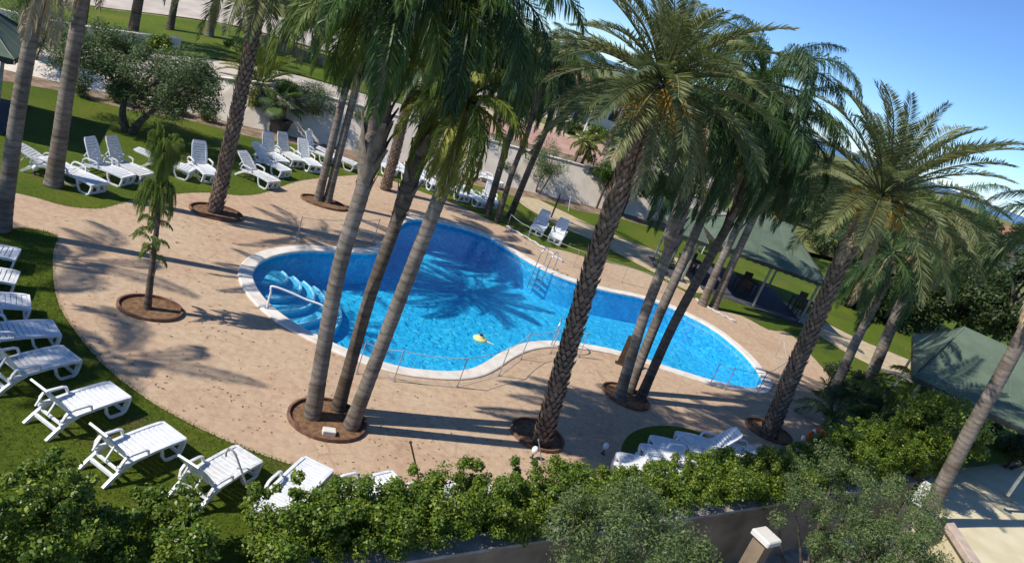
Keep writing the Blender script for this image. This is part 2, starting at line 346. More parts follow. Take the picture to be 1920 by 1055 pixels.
def sheet(outer, z, holes=(), zf=None):
    """flat polygon with holes -> (verts, faces)"""
    pts = []; edges = []
    def loop(poly):
        b = len(pts)
        for q in poly: pts.append(Vector((q[0], q[1])))
        m = len(poly)
        for i in range(m): edges.append((b + i, b + (i + 1) % m))
    loop(outer)
    for h in holes: loop(h)
    vs, es, fs, *_ = delaunay_2d_cdt(pts, edges, [], 0, 1e-6)
    def inside(p, poly):
        c = False; j = len(poly) - 1
        for i in range(len(poly)):
            xi, yi = poly[i][0], poly[i][1]; xj, yj = poly[j][0], poly[j][1]
            if (yi > p.y) != (yj > p.y) and p.x < (xj - xi) * (p.y - yi) / (yj - yi) + xi: c = not c
            j = i
        return c
    out = []
    for f in fs:
        c = sum((vs[i] for i in f), Vector((0, 0))) / len(f)
        if inside(c, outer) and not any(inside(c, h) for h in holes):
            a = (vs[f[1]] - vs[f[0]]).cross(vs[f[2]] - vs[f[0]])
            out.append(tuple(f) if a > 0 else tuple(reversed(f)))
    return [(q.x, q.y, z if zf is None else zf(q.x, q.y)) for q in vs], out
def ground(name, outer, z, mat, holes=(), zf=None, label=None):
    v, f = sheet(outer, z, holes, zf); m = MB(); m.add(v, f); o = m.build(name, mat); o['kind'] = 'structure'
    if label: o['label'] = label
    return o
def smooth_loop(pts, sub=4):
    out = []; n = len(pts)
    for i in range(n):
        p0, p1, p2, p3 = (Vector(pts[(i + k) % n][:2]) for k in (-1, 0, 1, 2))
        for k in range(sub):
            t = k / sub
            q = 0.5 * ((2 * p1) + (-p0 + p2) * t + (2 * p0 - 5 * p1 + 4 * p2 - p3) * t * t + (-p0 + 3 * p1 - 3 * p2 + p3) * t ** 3)
            out.append(q)
    return out
def px_loop(px, z=0.0): return [G(a, b, z) for a, b in px]
def offset_loop(loop, d):
    n = len(loop); out = []
    ar = sum(loop[i].x * loop[(i + 1) % n].y - loop[(i + 1) % n].x * loop[i].y for i in range(n))
    sg = 1 if ar > 0 else -1
    for i in range(n):
        t = (loop[(i + 1) % n] - loop[i - 1]).normalized(); nn = Vector((t.y, -t.x)) * sg
        out.append(loop[i] + nn * d)
    return out
def strip_mesh(mb, loop, sections, closed=True):
    """sweep a profile: sections = list of (offset_loop, z)"""
    k = len(loop); b = len(mb.v)
    for lp, z in sections:
        for q in lp: mb.v.append((q.x, q.y, z))
    for s_ in range(len(sections) - 1):
        for i in range(k if closed else k - 1):
            j = (i + 1) % k
            mb.f.append((b + s_ * k + i, b + s_ * k + j, b + (s_ + 1) * k + j, b + (s_ + 1) * k + i))
    return mb

# ------------------------------------------------------------------ pool and ground
POOL_PX = [(472, 520), (480, 498), (500, 484), (535, 474), (580, 470), (640, 472), (690, 474), (716, 470), (735, 458), (746, 438), (752, 422), (770, 412),
           (795, 413), (835, 419), (880, 431), (920, 446), (952, 466), (985, 486), (1020, 505), (1060, 522), (1100, 535), (1150, 548), (1200, 558), (1250, 573),
           (1300, 596), (1340, 618), (1375, 645), (1405, 674), (1424, 700), (1430, 716), (1416, 727), (1390, 725), (1350, 717), (1310, 706), (1250, 687), (1200, 670),
           (1150, 656), (1100, 646), (1040, 640), (1003, 641), (970, 648), (940, 662), (912, 680), (885, 692), (850, 697), (800, 695), (750, 688), (700, 674),
           (650, 655), (600, 632), (560, 611), (520, 584), (488, 552)]
pool_in = smooth_loop([G(a, b, 0.03) for a, b in POOL_PX], 4)
COPE = 0.36
pool_out = offset_loop(pool_in, COPE)
WLO = Vector((-0.33, 9.66)); WLD = Vector((0.780, 0.626)).normalized(); WLN = Vector((-WLD.y, WLD.x))    # front retaining wall line
def FW(s, d, z=0.0): q = WLO + WLD * s + WLN * d; return Vector((q.x, q.y, z))
RWO = Vector((2.66, 44.65)); RWD = Vector((0.824, 0.567)).normalized(); RWN = Vector((-RWD.y, RWD.x))    # rear retaining wall line
def RW(s, d, z=0.0): q = RWO + RWD * s + RWN * d; return Vector((q.x, q.y, z))
def sstep(a, b, x): t = min(1, max(0, (x - a) / (b - a))); return t * t * (3 - 2 * t)
def wall_h(s): return (0.35 + 1.6 * sstep(-31, -17, s)) * (1 - sstep(9, 22, s))
def terr(x, y):
    q = Vector((x, y)) - RWO; s = q.dot(RWD); d = q.dot(RWN)
    return wall_h(s) + 0.05 * max(0, d - 7) * (1 - sstep(30, 90, s)) - 0.0
lawn_poly = [FW(-40, 0.25), FW(70, 0.25), Vector((140, 60, 0)), Vector((140, 160, 0)), RW(130, 0.15), RW(-70, 0.15), Vector((-70, 0, 0))]
hole = offset_loop(pool_in, COPE * 0.6)
ground('lawn', lawn_poly, 0.0, 'lawn', [hole])
DECK_PX = [(-120, 330), (0, 357), (60, 369), (120, 386), (180, 392), (215, 385), (260, 373), (340, 363), (400, 362), (450, 367), (490, 363), (530, 349), (560, 340), (600, 334),
           (650, 330), (700, 328), (740, 341), (790, 360), (840, 378), (890, 399), (930, 420), (965, 434), (985, 448), (1020, 462), (1060, 471), (1110, 486), (1180, 502),
           (1230, 520), (1280, 545), (1330, 577), (1390, 592), (1440, 618), (1480, 625), (1520, 665), (1562, 712), (1578, 745), (1600, 790), (1620, 840),
           (1560, 880), (1400, 905), (1200, 925), (1000, 935), (880, 922), (800, 918), (720, 905), (640, 892), (560, 875), (480, 848), (400, 815), (320, 775), (250, 730), (190, 680),
           (140, 620), (110, 570), (100, 520), (100, 470), (106, 442), (50, 428), (0, 430), (-120, 430)]
deck_loop = smooth_loop(px_loop(DECK_PX), 3)
ground('pool_deck', deck_loop, 0.012, 'deck', [hole], label='tan stamped concrete deck around the pool')
mb = MB(); strip_mesh(mb, deck_loop, [(deck_loop, 0.012), (deck_loop, -0.05)]); o = mb.build('deck_edge', 'deck'); o['kind'] = 'structure'
ground('grass_patch', smooth_loop(px_loop([(1165, 850), (1180, 815), (1220, 800), (1270, 800), (1320, 815), (1360, 850), (1300, 880), (1210, 880)]), 4), 0.018, 'lawn')
ground('garden_path', smooth_loop(px_loop([(985, 364), (1040, 389), (1100, 418), (1160, 444), (1240, 474), (1310, 500), (1330, 545), (1290, 545), (1240, 518), (1190, 492), (1120, 455), (1060, 428), (1000, 397), (972, 376)]), 3), 0.008, 'path')
ground('gazebo_path', smooth_loop(px_loop([(1340, 500), (1410, 538), (1460, 560), (1540, 601), (1620, 640), (1760, 700), (1740, 730), (1600, 668), (1525, 622), (1440, 579), (1390, 558), (1330, 520)]), 3), 0.008, 'path')
# pool shell
DEPTH = -1.15
mb = MB(); strip_mesh(mb, pool_in, [(pool_in, -0.02), (pool_in, DEPTH)]); o = mb.build('pool_wall', 'mosaic_ripple_light'); o['kind'] = 'structure'
ground('pool_floor', pool_in, DEPTH, 'mosaic_ripple_light')
ground('pool_water', offset_loop(pool_in, 0.01), -0.09, 'water')
mb = MB(); strip_mesh(mb, pool_in, [(offset_loop(pool_in, 0.0), -0.03), (offset_loop(pool_in, -0.03), -0.02), (offset_loop(pool_in, -0.03), 0.045), (offset_loop(pool_in, 0.0), 0.06), (offset_loop(pool_in, COPE - 0.03), 0.062), (pool_out, 0.045), (pool_out, -0.03)])
o = mb.build('pool_coping', 'coping', smooth=False); o['kind'] = 'structure'
# curved entry steps in the left bay
st = thing('pool_steps', (-6.75, 18.95, DEPTH), 'curved pale blue entry steps under water in the left bay of the pool', 'steps')
for k in range(5):
    r = 0.72 + 0.40 * k; z0 = DEPTH; z1 = -0.24 - 0.16 * k; cx, cy = 0.06 * k, -0.05 * k
    a0, a1 = math.radians(-150), math.radians(60); n = 40
    arc = [Vector((cx + r * math.cos(a0 + (a1 - a0) * i / n), cy + r * math.sin(a0 + (a1 - a0) * i / n))) for i in range(n + 1)]
    m = MB(); m.v = [(cx - .3, cy + .2, z1 - DEPTH)] + [(q.x, q.y, z1 - DEPTH) for q in arc] + [(q.x, q.y, 0.0) for q in arc]
    m.f = [(0, i + 1, i + 2) for i in range(n)] + [(i + 1, n + 2 + i, n + 3 + i, i + 2) for i in range(n)]
    s_ = m.build('step', 'mosaic_step', st)
    m = MB(); m.tube([(q.x * 0.985, q.y * 0.985, z1 - DEPTH + 0.004) for q in arc], 0.045, 6); m.build('nosing', 'mosaic_pale', s_)
# beyond: lower road in front, sea at the horizon, terrace behind
ground('lower_ground', [Vector((-60, -30)), Vector((160, -30)), Vector((160, 70)), FW(70, 0.1), FW(-40, 0.1), Vector((-60, 0))], -1.7, 'grey_concrete')
m = MB(); m.add([(-6000, 900, -14), (9000, 700, -14), (16000, 16000, -14), (-9000, 16000, -14)], [(0, 1, 2, 3)]); o = m.build('sea', 'sea'); o['kind'] = 'structure'
m = MB(); m.add([(-900, 60, -1.2), (60, 40, -1.2), (1200, 40, -1.2), (2500, 1400, -12), (-2500, 1500, -6)], [(0, 1, 2, 3, 4)]); o = m.build('hinterland', 'dry_grass'); o['kind'] = 'structure'
S0, S1, D1 = -70, 130, 130
m = MB(); ns, nd = 60, 40
for i in range(ns + 1):
    for j in range(nd + 1):
        q = RW(S0 + (S1 - S0) * i / ns, 1.75 + D1 * (j / nd) ** 1.4); m.v.append((q.x, q.y, terr(q.x, q.y) - 0.02))
for i in range(ns):
    for j in range(nd):
        a = i * (nd + 1) + j; m.f.append((a, a + nd + 1, a + nd + 2, a + 1))
o = m.build('upper_terrain', 'dry_grass', smooth=True); o['kind'] = 'structure'
def terr_strip(name, s0, s1, d0, d1, mat, lift=0.012, n=60, wob=0.0):
    m = MB()
    for i in range(n + 1):
        s = s0 + (s1 - s0) * i / n
        for k in range(5):
            d = d0 + (d1 - d0) * k / 4 + wob * math.sin(s * 0.25)
            q = RW(s, d); m.v.append((q.x, q.y, terr(q.x, q.y) + lift))
    for i in range(n):
        for k in range(4):
            a = i * 5 + k; m.f.append((a, a + 5, a + 6, a + 1))
    o = m.build(name, mat); o['kind'] = 'structure'; return o
terr_strip('terrace_road', -70, -6, 1.9, 6.0, 'road_tan', 0.03)
terr_strip('terrace_road', -5.99, 20, 4.5, 11.0, 'road_pink', 0.03)
terr_strip('terrace_verge', -5.99, 20, 1.9, 4.4, 'bed', 0.02)
terr_strip('terrace_verge', -5.99, 20, 11.1, 13.5, 'path', 0.02)
terr_strip('upper_lawn', -70, -8, 6.3, 15.5, 'lawn', 0.03, wob=0.3)
terr_strip('upper_road', -70, 40, 16.0, 25.0, 'road_tan', 0.03, wob=0.4)
terr_strip('planting_bed', -70, 14, -1.1, 0.0, 'bed', 0.0) if False else None
m = MB()
for i in range(61):
    s = -45 + i * 1.0
    a = RW(s, -1.5 + 0.25 * math.sin(s * 1.3)); b = RW(s, 0.1); m.v += [(a.x, a.y, 0.006), (b.x, b.y, 0.02)]
m.f = [(2 * i, 2 * i + 2, 2 * i + 3, 2 * i + 1) for i in range(60)]
o = m.build('planting_bed', 'bed'); o['kind'] = 'structure'
# retaining wall behind
def wall_run(name, pts, h0, tops, thick, mat, cap_mat, label, cap=0.08, over=0.04, batter=0.0):
    root = thing(name, (pts[0].x, pts[0].y, h0), label, 'wall')
    o0 = Vector((pts[0].x, pts[0].y, h0)); n = len(pts)
    nn = []
    for i in range(n):
        t = (pts[min(i + 1, n - 1)] - pts[max(i - 1, 0)]); t = Vector((t.x, t.y)).normalized(); nn.append(Vector((-t.y, t.x, 0)))
    def body(lo, hi, half):
        m = MB()
        for i in range(n):
            p = Vector((pts[i].x, pts[i].y, 0)) - Vector((o0.x, o0.y, 0))
            for kk, (sgn, zz) in enumerate(((-1, lo[i]), (-1, hi[i]), (1, hi[i]), (1, lo[i]))): q = p + nn[i] * (half * sgn - (batter if kk == 0 and half == thick / 2 else 0)); m.v.append((q.x, q.y, zz - h0))
        for i in range(n - 1):
            for k in range(4): a = i * 4; m.f.append((a + k, a + 4 + k, a + 4 + (k + 1) % 4, a + (k + 1) % 4))
        m.f += [(3, 2, 1, 0), tuple(4 * (n - 1) + k for k in range(4))]
        return m
    body([h0] * n, tops, thick / 2).build('wall_body', mat, root)
    body([t + 0.002 for t in tops], [t + cap for t in tops], thick / 2 + over).build('coping', cap_mat, root)
    return root
rp = [RW(-45 + i * 1.5, 1.6) for i in range(42)]
wall_run('retaining_wall', rp, -0.1, [wall_h(-45 + i * 1.5) + 0.06 for i in range(42)], 0.3, 'cream_wall', 'coping', 'long cream rendered sloping retaining wall behind the lawn', batter=1.5)
fp = [FW(-30 + i * 1.5, 0.0) for i in range(33)]
wall_run('garden_wall', fp, -1.75, [0.10] * 33, 0.28, 'brown_wall', 'grey_concrete', 'brown garden wall with grey coping below the front hedge', 0.07, 0.05)
# low white wall and stone edged planters on the upper lawn
wall_run('low_wall', [RW(-34 + i, 7.6 + 0.0 * i) for i in range(12)], 0.3, [terr(RW(-34 + i, 7.6).x, RW(-34 + i, 7.6).y) + 0.55 for i in range(12)], 0.25, 'house_white', 'coping', 'low white wall on the upper lawn behind the olive tree')
def planter(s, d, ls, ld, label):
    c = RW(s, d); z = terr(c.x, c.y)
    root = thing('planter_bed', (c.x, c.y, z), label, 'planter', rz=math.atan2(RWD.y, RWD.x))
    lp = [Vector((ls * math.cos(t), ld * math.sin(t))) for t in [2 * math.pi * i / 28 for i in range(28)]]
    m = MB(); strip_mesh(m, lp, [(offset_loop(lp, 0.15), -0.4), (offset_loop(lp, 0.15), 0.5), (lp, 0.52), (lp, 0.3)]); m.build('stone_rim', 'bed', root)
    v, f = sheet(lp, 0.42); m = MB(); m.add(v, f); m.build('soil', 'dry_grass', root)
planter(-13.5, 12.5, 4.6, 1.5, 'long stone edged planter with grass and palm trunks on the upper terrace')

# ------------------------------------------------------------------ palms
def frond_mesh(kind, e0, L, seed, mat, dense=1.0):
    """a feather leaf: arched midrib with two ranks of separate leaflets; grows from the origin along +X"""
    r = random.Random(seed); V = []; Fc = []
    steps = 22; p = Vector((0, 0, 0)); pts = []; ang = e0
    droop = {'date': 0.75 + 0.25 * r.random(), 'queen': 1.75 + 0.5 * r.random(), 'soft': 1.5 + 0.3 * r.random(), 'stiff': 0.35}[kind]
    if e0 > math.radians(60): droop *= 0.75
    pw = {'date': 1.5, 'queen': 1.25, 'soft': 1.2, 'stiff': 1.3}[kind]
    side = (r.random() - 0.5) * 0.25
    for i in range(steps + 1):
        t = i / steps; a = e0 - droop * t ** pw
        if a < math.radians(-86): a = math.radians(-86)
        pts.append((p.copy(), Vector((math.cos(a), side * t, math.sin(a))).normalized()))
        p = p + pts[-1][1] * (L / steps)
    m = MB(); m.tube([q for q, _ in pts], [0.032 * (1 - 0.85 * i / steps) + 0.004 for i in range(steps + 1)], 4)
    def at(t):
        x = t * steps; i = min(steps - 1, int(x)); f = x - i
        return pts[i][0].lerp(pts[i + 1][0], f), pts[i][1].lerp(pts[i + 1][1], f).normalized()
    n = int({'date': 105, 'queen': 150, 'soft': 80, 'stiff': 70}[kind] * dense)
    base = {'date': 0.50, 'queen': 0.72, 'soft': 0.50, 'stiff': 0.45}[kind] * (L / 3.2) ** 0.5
    wid = {'date': 0.0145, 'queen': 0.0125, 'soft': 0.014, 'stiff': 0.015}[kind] / dense ** 0.5
    for s in (-1, 1):
        for k in range(n):
            t = 0.13 + 0.865 * (k + r.random() * 0.7) / n
            q, tg = at(min(t, 0.999)); sd = tg.cross(Vector((0, 0, 1)));
            if sd.length < 1e-3: sd = Vector((0, 1, 0))
            sd = sd.normalized() * s; up = sd.cross(tg) * s
            if up.z < 0 and abs(tg.z) < 0.95: up = -up
            prof = min(1.0, 0.35 + 2.2 * (t - 0.1)) * (1.0 if t < 0.6 else max(0.25, 1 - 1.55 * (t - 0.6)))
            ll = base * prof * (0.85 + 0.3 * r.random())
            fwd = 0.55 + 0.75 * t + r.uniform(-0.12, 0.12)
            if kind in ('date', 'stiff'):
                lift = r.choice((0.15, 0.35, 0.55)) + r.uniform(-.1, .1)
                d0 = (sd + tg * fwd + up * lift).normalized()
                d1 = (d0 + Vector((0, 0, -0.22 * r.random() - 0.05))).normalized()
            else:
                lift = r.choice((-0.35, 0.1, 0.5)) + r.uniform(-.2, .2)
                d0 = (sd + tg * fwd + up * lift + Vector((0, 0, -0.25))).normalized()
                d1 = (d0 * 0.45 + Vector((0, 0, -1.0)) + tg * 0.2).normalized()
            wv = d0.cross(up).normalized() * (wid * (0.8 + 0.4 * r.random()))
            wv = Matrix.Rotation(r.uniform(-0.9, 0.9), 3, d0) @ wv
            mid = q + d0 * ll * 0.5; tip = mid + d1 * ll * 0.55
            b = len(m.v); m.v += [tuple(q), tuple(mid + wv), tuple(tip), tuple(mid - wv)]; m.f += [(b, b + 1, b + 3), (b + 1, b + 2, b + 3)]
    return m.mesh(kind + '_frond', mat)
FRONDS = {}
def frond(kind, e_deg, L, mat, var, dense=1.0):
    eb = int(round(e_deg / 15.0)) * 15; key = (kind, eb, round(L, 1), mat, var, dense)
    if key not in FRONDS: FRONDS[key] = frond_mesh(kind, math.radians(eb), L, hash((kind, eb, var)) % 9973 if False else (eb * 7 + var * 131 + len(kind) * 17), mat, dense)
    return FRONDS[key]
def bez_path(pts, n):
    pts = [Vector(p) for p in pts]
    if len(pts) == 2: return [pts[0].lerp(pts[1], i / n) for i in range(n + 1)]
    P = [pts[0] * 2 - pts[1]] + pts + [pts[-1] * 2 - pts[-2]]; out = []
    seg = len(pts) - 1
    for i in range(n + 1):
        x = i / n * seg; k = min(seg - 1, int(x)); t = x - k; p0, p1, p2, p3 = P[k:k + 4]
        out.append(0.5 * ((2 * p1) + (-p0 + p2) * t + (2 * p0 - 5 * p1 + 4 * p2 - p3) * t * t + (-p0 + 3 * p1 - 3 * p2 + p3) * t ** 3))
    return out
def sheath_mesh(seed):
    r = random.Random(seed); m = MB(); n = 5
    for i in range(n + 1):
        t = i / n; wd = 0.10 * (1 - 0.75 * t) + 0.008; out = 0.03 + 0.075 * t ** 1.5; z = 0.46 * t
        for k in range(5):
            a = (k - 2) / 2; m.v.append((out - 0.05 * a * a * (1 - t), a * wd, z + r.uniform(-.01, .01)))
    for i in range(n):
        for k in range(4): a = i * 5 + k; m.f.append((a, a + 1, a + 6, a + 5))
    return m.mesh('leaf_sheath', 'sheath', True)
SHEATHS = [sheath_mesh(i) for i in range(3)]
def fruit_mesh(seed):
    r = random.Random(seed); m = MB()
    st = [(0, 0, 0), (0.35, 0, 0.16), (0.62, 0, 0.05), (0.75, 0, -0.12)]
    m.tube(st, [0.03, 0.026, 0.022, 0.018], 5)
    for i in range(46):
        a = r.uniform(-0.5, 0.5); x0 = r.uniform(0.45, 0.75); L = r.uniform(0.45, 0.85)
        p0 = Vector((x0, a * 0.12, 0.06 - (x0 - .45) * .5)); p1 = p0 + Vector((0.12 * r.random() + .03, a * 0.42, -L * 0.45)); p2 = p1 + Vector((0.03, a * 0.12, -L * 0.55))
        m.tube([p0, p1, p2], [0.009, 0.013, 0.008], 3, cap=False)
    return m.mesh('fruit_stalk', 'fruit')
FRUITS = [fruit_mesh(i) for i in range(3)]
def ring_trunk(path, r0, r1, flare=1.25, rings=True, seed=0, bulge=None):
    """palm trunk: swollen foot, tapering, with slightly raised leaf-scar rings"""
    r = random.Random(seed); total = sum((path[i + 1] - path[i]).length for i in range(len(path) - 1))
    n = max(14, int(total / 0.07)); P = bez_path(path, n); rad = []
    for i in range(n + 1):
        t = i / n; h = t * total
        q = r0 + (r1 - r0) * t + r0 * (flare - 1) * math.exp(-h / 0.35)
        if bulge: q *= 1 + bulge[2] * sstep(bulge[0], bulge[0] + .08, t) * (1 - sstep(bulge[1], bulge[1] + .12, t)) * (1 + .18 * math.sin(h * 9) + r.uniform(-.08, .08))
        if rings: q *= 1 + (0.022 if i % 2 else -0.012) + r.uniform(-.012, .012)
        rad.append(q)
    m = MB(); m.tube(P, rad, 14); return m, P, rad
def palm(name, kind, path, r0, r1, label, group, fr_mat, fr_L, counts, trunk_mat, seed, sheaths=0, sheath_from=0.75, fruit=(), elev=(78, -55), soil_z=0.0, bow=0.0, cut=None, droop_kind=None, boots=True, tilt=(0, 0), dense=1.0, extra=None, az0=0.0, sheath_s=1.0, bulge=None):
    r = random.Random(seed); base = Vector(path[0]); r0 *= 0.76; r1 *= 0.76
    root = thing(name, base, label, 'palm tree', group)
    loc = [Vector(p) - base for p in path]
    dk = droop_kind or {'date': 'date', 'queen': 'queen'}[kind]
    if kind == 'date':
        n = max(10, int((loc[-1] - loc[0]).length / 0.1)); P = bez_path(loc, n)
        rad = [r0 + (r1 - r0) * i / n + r0 * 0.25 * math.exp(-i * 0.1 / 0.3) for i in range(n + 1)]
        m = MB(); m.tube(P, rad, 12); m.build('trunk', 'date_trunk', root, True)
        if boots:
            m = MB()
            for i in range(2, n):
                c = P[i]; t = (P[min(i + 1, n)] - P[i - 1]).normalized(); a = t.cross(Vector((0.1, 1, 0))).normalized(); b2 = t.cross(a)
                k = 9
                for j in range(k):
                    q = 2 * math.pi * (j + 0.5 * (i % 2) + r.uniform(-.12, .12)) / k
                    o_ = a * math.cos(q) + b2 * math.sin(q); s_ = t.cross(o_)
                    R_ = rad[i]; w_ = R_ * 0.36 * r.uniform(.8, 1.15); h_ = 0.105 * r.uniform(.8, 1.2); pr = 0.055 * r.uniform(.6, 1.4)
                    B = c + o_ * R_ * 0.97
                    m.add([B - s_ * w_ - t * 0.01, B - t * h_ * .8, B + s_ * w_ - t * 0.01, B + t * h_ + o_ * pr * 0.9 + s_ * w_ * .35, B + t * h_ + o_ * pr * 0.9 - s_ * w_ * .35, B + o_ * pr * 0.75 - t * 0.005],
                          [(0, 1, 5), (1, 2, 5), (2, 3, 5), (3, 4, 5), (4, 0, 5)])
            ob = m.build('leaf_base', 'date_boot', root); ob['kind'] = 'stuff'
    else:
        m, P, rad = ring_trunk(loc, r0, r1, seed=seed, bulge=bulge); m.build('trunk', trunk_mat, root, True); n = len(P) - 1
    top = P[-1]
    ax = (P[-1] - P[-3]).normalized()
    # leaf sheaths / old boots
    for k in range(sheaths):
        t = sheath_from + (1 - sheath_from) * (k + 0.3) / max(1, sheaths); i = min(n - 1, int(t * n)); a = k * 2.399 + r.uniform(-.2, .2)
        c = P[i] + Vector((math.cos(a), math.sin(a), 0)) * rad[i] * 0.82
        s = put('leaf_sheath', SHEATHS[k % 3], root, c, (r.uniform(-.05, .05), r.uniform(-.06, .12), a), r.uniform(0.8, 1.15) * sheath_s)
    N_ = counts; e_hi, e_lo = elev
    for k in range(N_):
        t = (k + 0.5) / N_; e = e_hi + (e_lo - e_hi) * t ** 0.85 + r.uniform(-8, 8); a = k * 2.39996 + az0 + r.uniform(-.18, .18)
        if cut and cut(a, e): continue
        sc = r.uniform(0.86, 1.08) * (0.72 + 0.28 * min(1, t * 4))
        off = Vector((math.cos(a), math.sin(a), 0)) * (rad[-1] * (0.35 + 0.6 * t)) + Vector((0, 0, 0.28 * (1 - t)))
        mt = fr_mat if isinstance(fr_mat, str) else (fr_mat[1] if t > fr_mat[2] else fr_mat[0])
        put('frond', frond(dk, e, fr_L, mt, k % 3, dense), root, top + off, (r.uniform(-.10, .10) + tilt[0], tilt[1], a), sc)
    for k in range(3 if N_ else 0):
        a = r.uniform(0, 6.28); put('dead_frond', frond('queen' if kind != 'date' else 'date', -60, min(fr_L, 2.2), 'dead_leaf', k, .45), root, top + Vector((math.cos(a), math.sin(a), 0)) * rad[-1] * .8 - Vector((0, 0, .1)), (r.uniform(-.2, .2), 0, a), (.7, .7, r.uniform(.7, 1)))
    for k, a in enumerate(fruit):
        put('fruit_stalk', FRUITS[k % 3], root, top + Vector((math.cos(a), math.sin(a), 0)) * rad[-1] * 0.9 + Vector((0, 0, 0.05)), (0, r.uniform(-.1, .2), a), r.uniform(.75, 1.05))
    return root
def PP(base, *ups, dy=()):
    """trunk path: foot on the ground under a photo point, then points up the trunk with the stem's own lean towards the back (dy)"""
    b = G(*base) if len(base) == 2 else G(base[0], base[1], base[2]); out = [b]
    for i, u in enumerate(ups): out.append(A(u[0], u[1], b.y + (dy[i] if i < len(dy) else 0)))
    return out
GQ = 'tall queen palms around the pool'; GD = 'date palms around the pool'; GB = 'palms on the upper terrace'
def up_to(path, z):
    p, q = path[-2], path[-1]; d = q - p; t = (z - q.z) / d.z; path.append(q + d * t); return path
# left edge pair
palm('queen_palm', 'queen', up_to(PP((3, 432), (32, 220), (60, 60)), 6.6), 0.23, 0.17, 'smooth grey palm trunk at the far left edge, crown out of the frame', GQ, 'frond_queen', 2.2, 11, 'trunk_grey', 1, 8, 0.72, elev=(80, 22), droop_kind='soft')
palm('queen_palm', 'queen', up_to(PP((100, 348), (124, 180), (150, 20)), 6.7), 0.28, 0.20, 'grey palm trunk in front of the left gazebo shadow, beside white loungers', GQ, 'frond_queen', 2.5, 17, 'trunk_grey', 2, 9, 0.74, elev=(80, 22), droop_kind='soft')
for bx, by, hz, sd_, lb in ((-14.9, 8.2, 8.6, 71, 'palm left of the frame shading the near loungers'), (-17.8, 11.4, 8.4, 72, 'palm left of the frame shading the left path')):
    palm('queen_palm', 'queen', [Vector((bx, by, 0)), Vector((bx + .1, by, 4)), Vector((bx + .2, by, hz))], .22, .17, lb, GQ, 'frond_queen', 3.0, 16, 'trunk_grey', sd_, 6, .7)
# dark date palm left
palm('date_palm', 'date', up_to(PP((402, 398), (438, 240), (485, 15)), 7.8), 0.26, 0.22, 'dark rough date palm trunk rising from the deck among the left loungers', GD, 'frond_date', 3.0, 44, None, 3, elev=(80, -62), fruit=(0.3, 2.0))
# slender pair
palm('queen_palm', 'queen', PP((596, 376), (622, 270), (652, 150), (675, 62)), 0.20, 0.15, 'left trunk of the slender grey palm pair behind the pool bay', GQ, 'frond_queen', 2.7, 18, 'trunk_grey', 4, 6, 0.72, elev=(78, -20))
palm('queen_palm', 'queen', PP((613, 380), (638, 280), (666, 172), (700, 55)), 0.20, 0.15, 'right trunk of the slender grey palm pair behind the pool bay', GQ, 'frond_queen', 2.7, 18, 'trunk_grey', 5, 6, 0.72, elev=(78, -20))
# front trio
palm('queen_palm', 'queen', PP((585, 782), (632, 520), (684, 340), (712, 190), (742, 5), dy=(0, 0, .2, .4)), 0.20, 0.165, 'left palm of the front trio, thick shaggy old leaf sheaths below its crown', GQ, 'frond_queen', 2.7, 28, 'trunk_grey', 6, 44, 0.48, elev=(80, -12), sheath_s=1.15, bulge=(.50, .74, .75))
palm('queen_palm', 'queen', PP((633, 768), (692, 560), (738, 430), (782, 300), (868, 0), dy=(0, .1, .2, .5)), 0.175, 0.15, 'middle palm of the front trio, thinner and darker trunk', GQ, ('frond_queen', 'frond_dark', 0.4), 2.7, 28, 'trunk_dark', 7, 20, 0.52, elev=(80, -12), bulge=(.55, .8, .35))
palm('queen_palm', 'queen', PP((657, 802), (742, 580), (822, 375), (858, 285), (872, 205)), 0.19, 0.16, 'right palm of the front trio, low crown of short yellow green fronds', GQ, 'frond_yellow', 1.55, 24, 'trunk_grey', 8, 9, 0.80, elev=(75, -60), droop_kind='soft')
# textured trunk behind the trio
palm('date_palm', 'date', PP((722, 356), (745, 270), (775, 150), (800, 60)), 0.27, 0.24, 'stout brown date palm behind the trio at the back of the deck', GD, 'frond_dark', 3.0, 38, None, 9, elev=(75, -60))
# centre-back group
palm('queen_palm', 'queen', PP((913, 402), (945, 290), (975, 190), (992, 105)), 0.22, 0.16, 'left palm of the three growing by the far pool edge', GQ, ('frond_queen', 'frond_dark', 0.5), 3.3, 24, 'trunk_dark', 10, 8, 0.75)
palm('queen_palm', 'queen', PP((932, 415), (962, 320), (992, 240), (1018, 130)), 0.17, 0.14, 'thin middle palm of the three growing by the far pool edge', GQ, 'frond_dark', 3.0, 20, 'trunk_dark', 11, 8, 0.7)
palm('queen_palm', 'queen', PP((955, 408), (995, 310), (1030, 225), (1055, 120)), 0.21, 0.16, 'right palm of the three growing by the far pool edge', GQ, 'frond_dark', 3.2, 22, 'trunk_dark', 12, 8, 0.75)
# front date palm
palm('date_palm', 'date', PP((1014, 832), (1058, 680), (1112, 500), (1170, 330), (1205, 225), (1236, 165), dy=(0, 0, 0.1, .2, .3)), 0.255, 0.235, 'big front date palm with scaly trunk and orange fruit stalks, right of centre', GD, ('frond_date', 'frond_date', 0.5), 2.65, 60, None, 13, elev=(84, -32), fruit=(-0.4, -1.3, -2.2, 0.6, 2.8, 1.8))
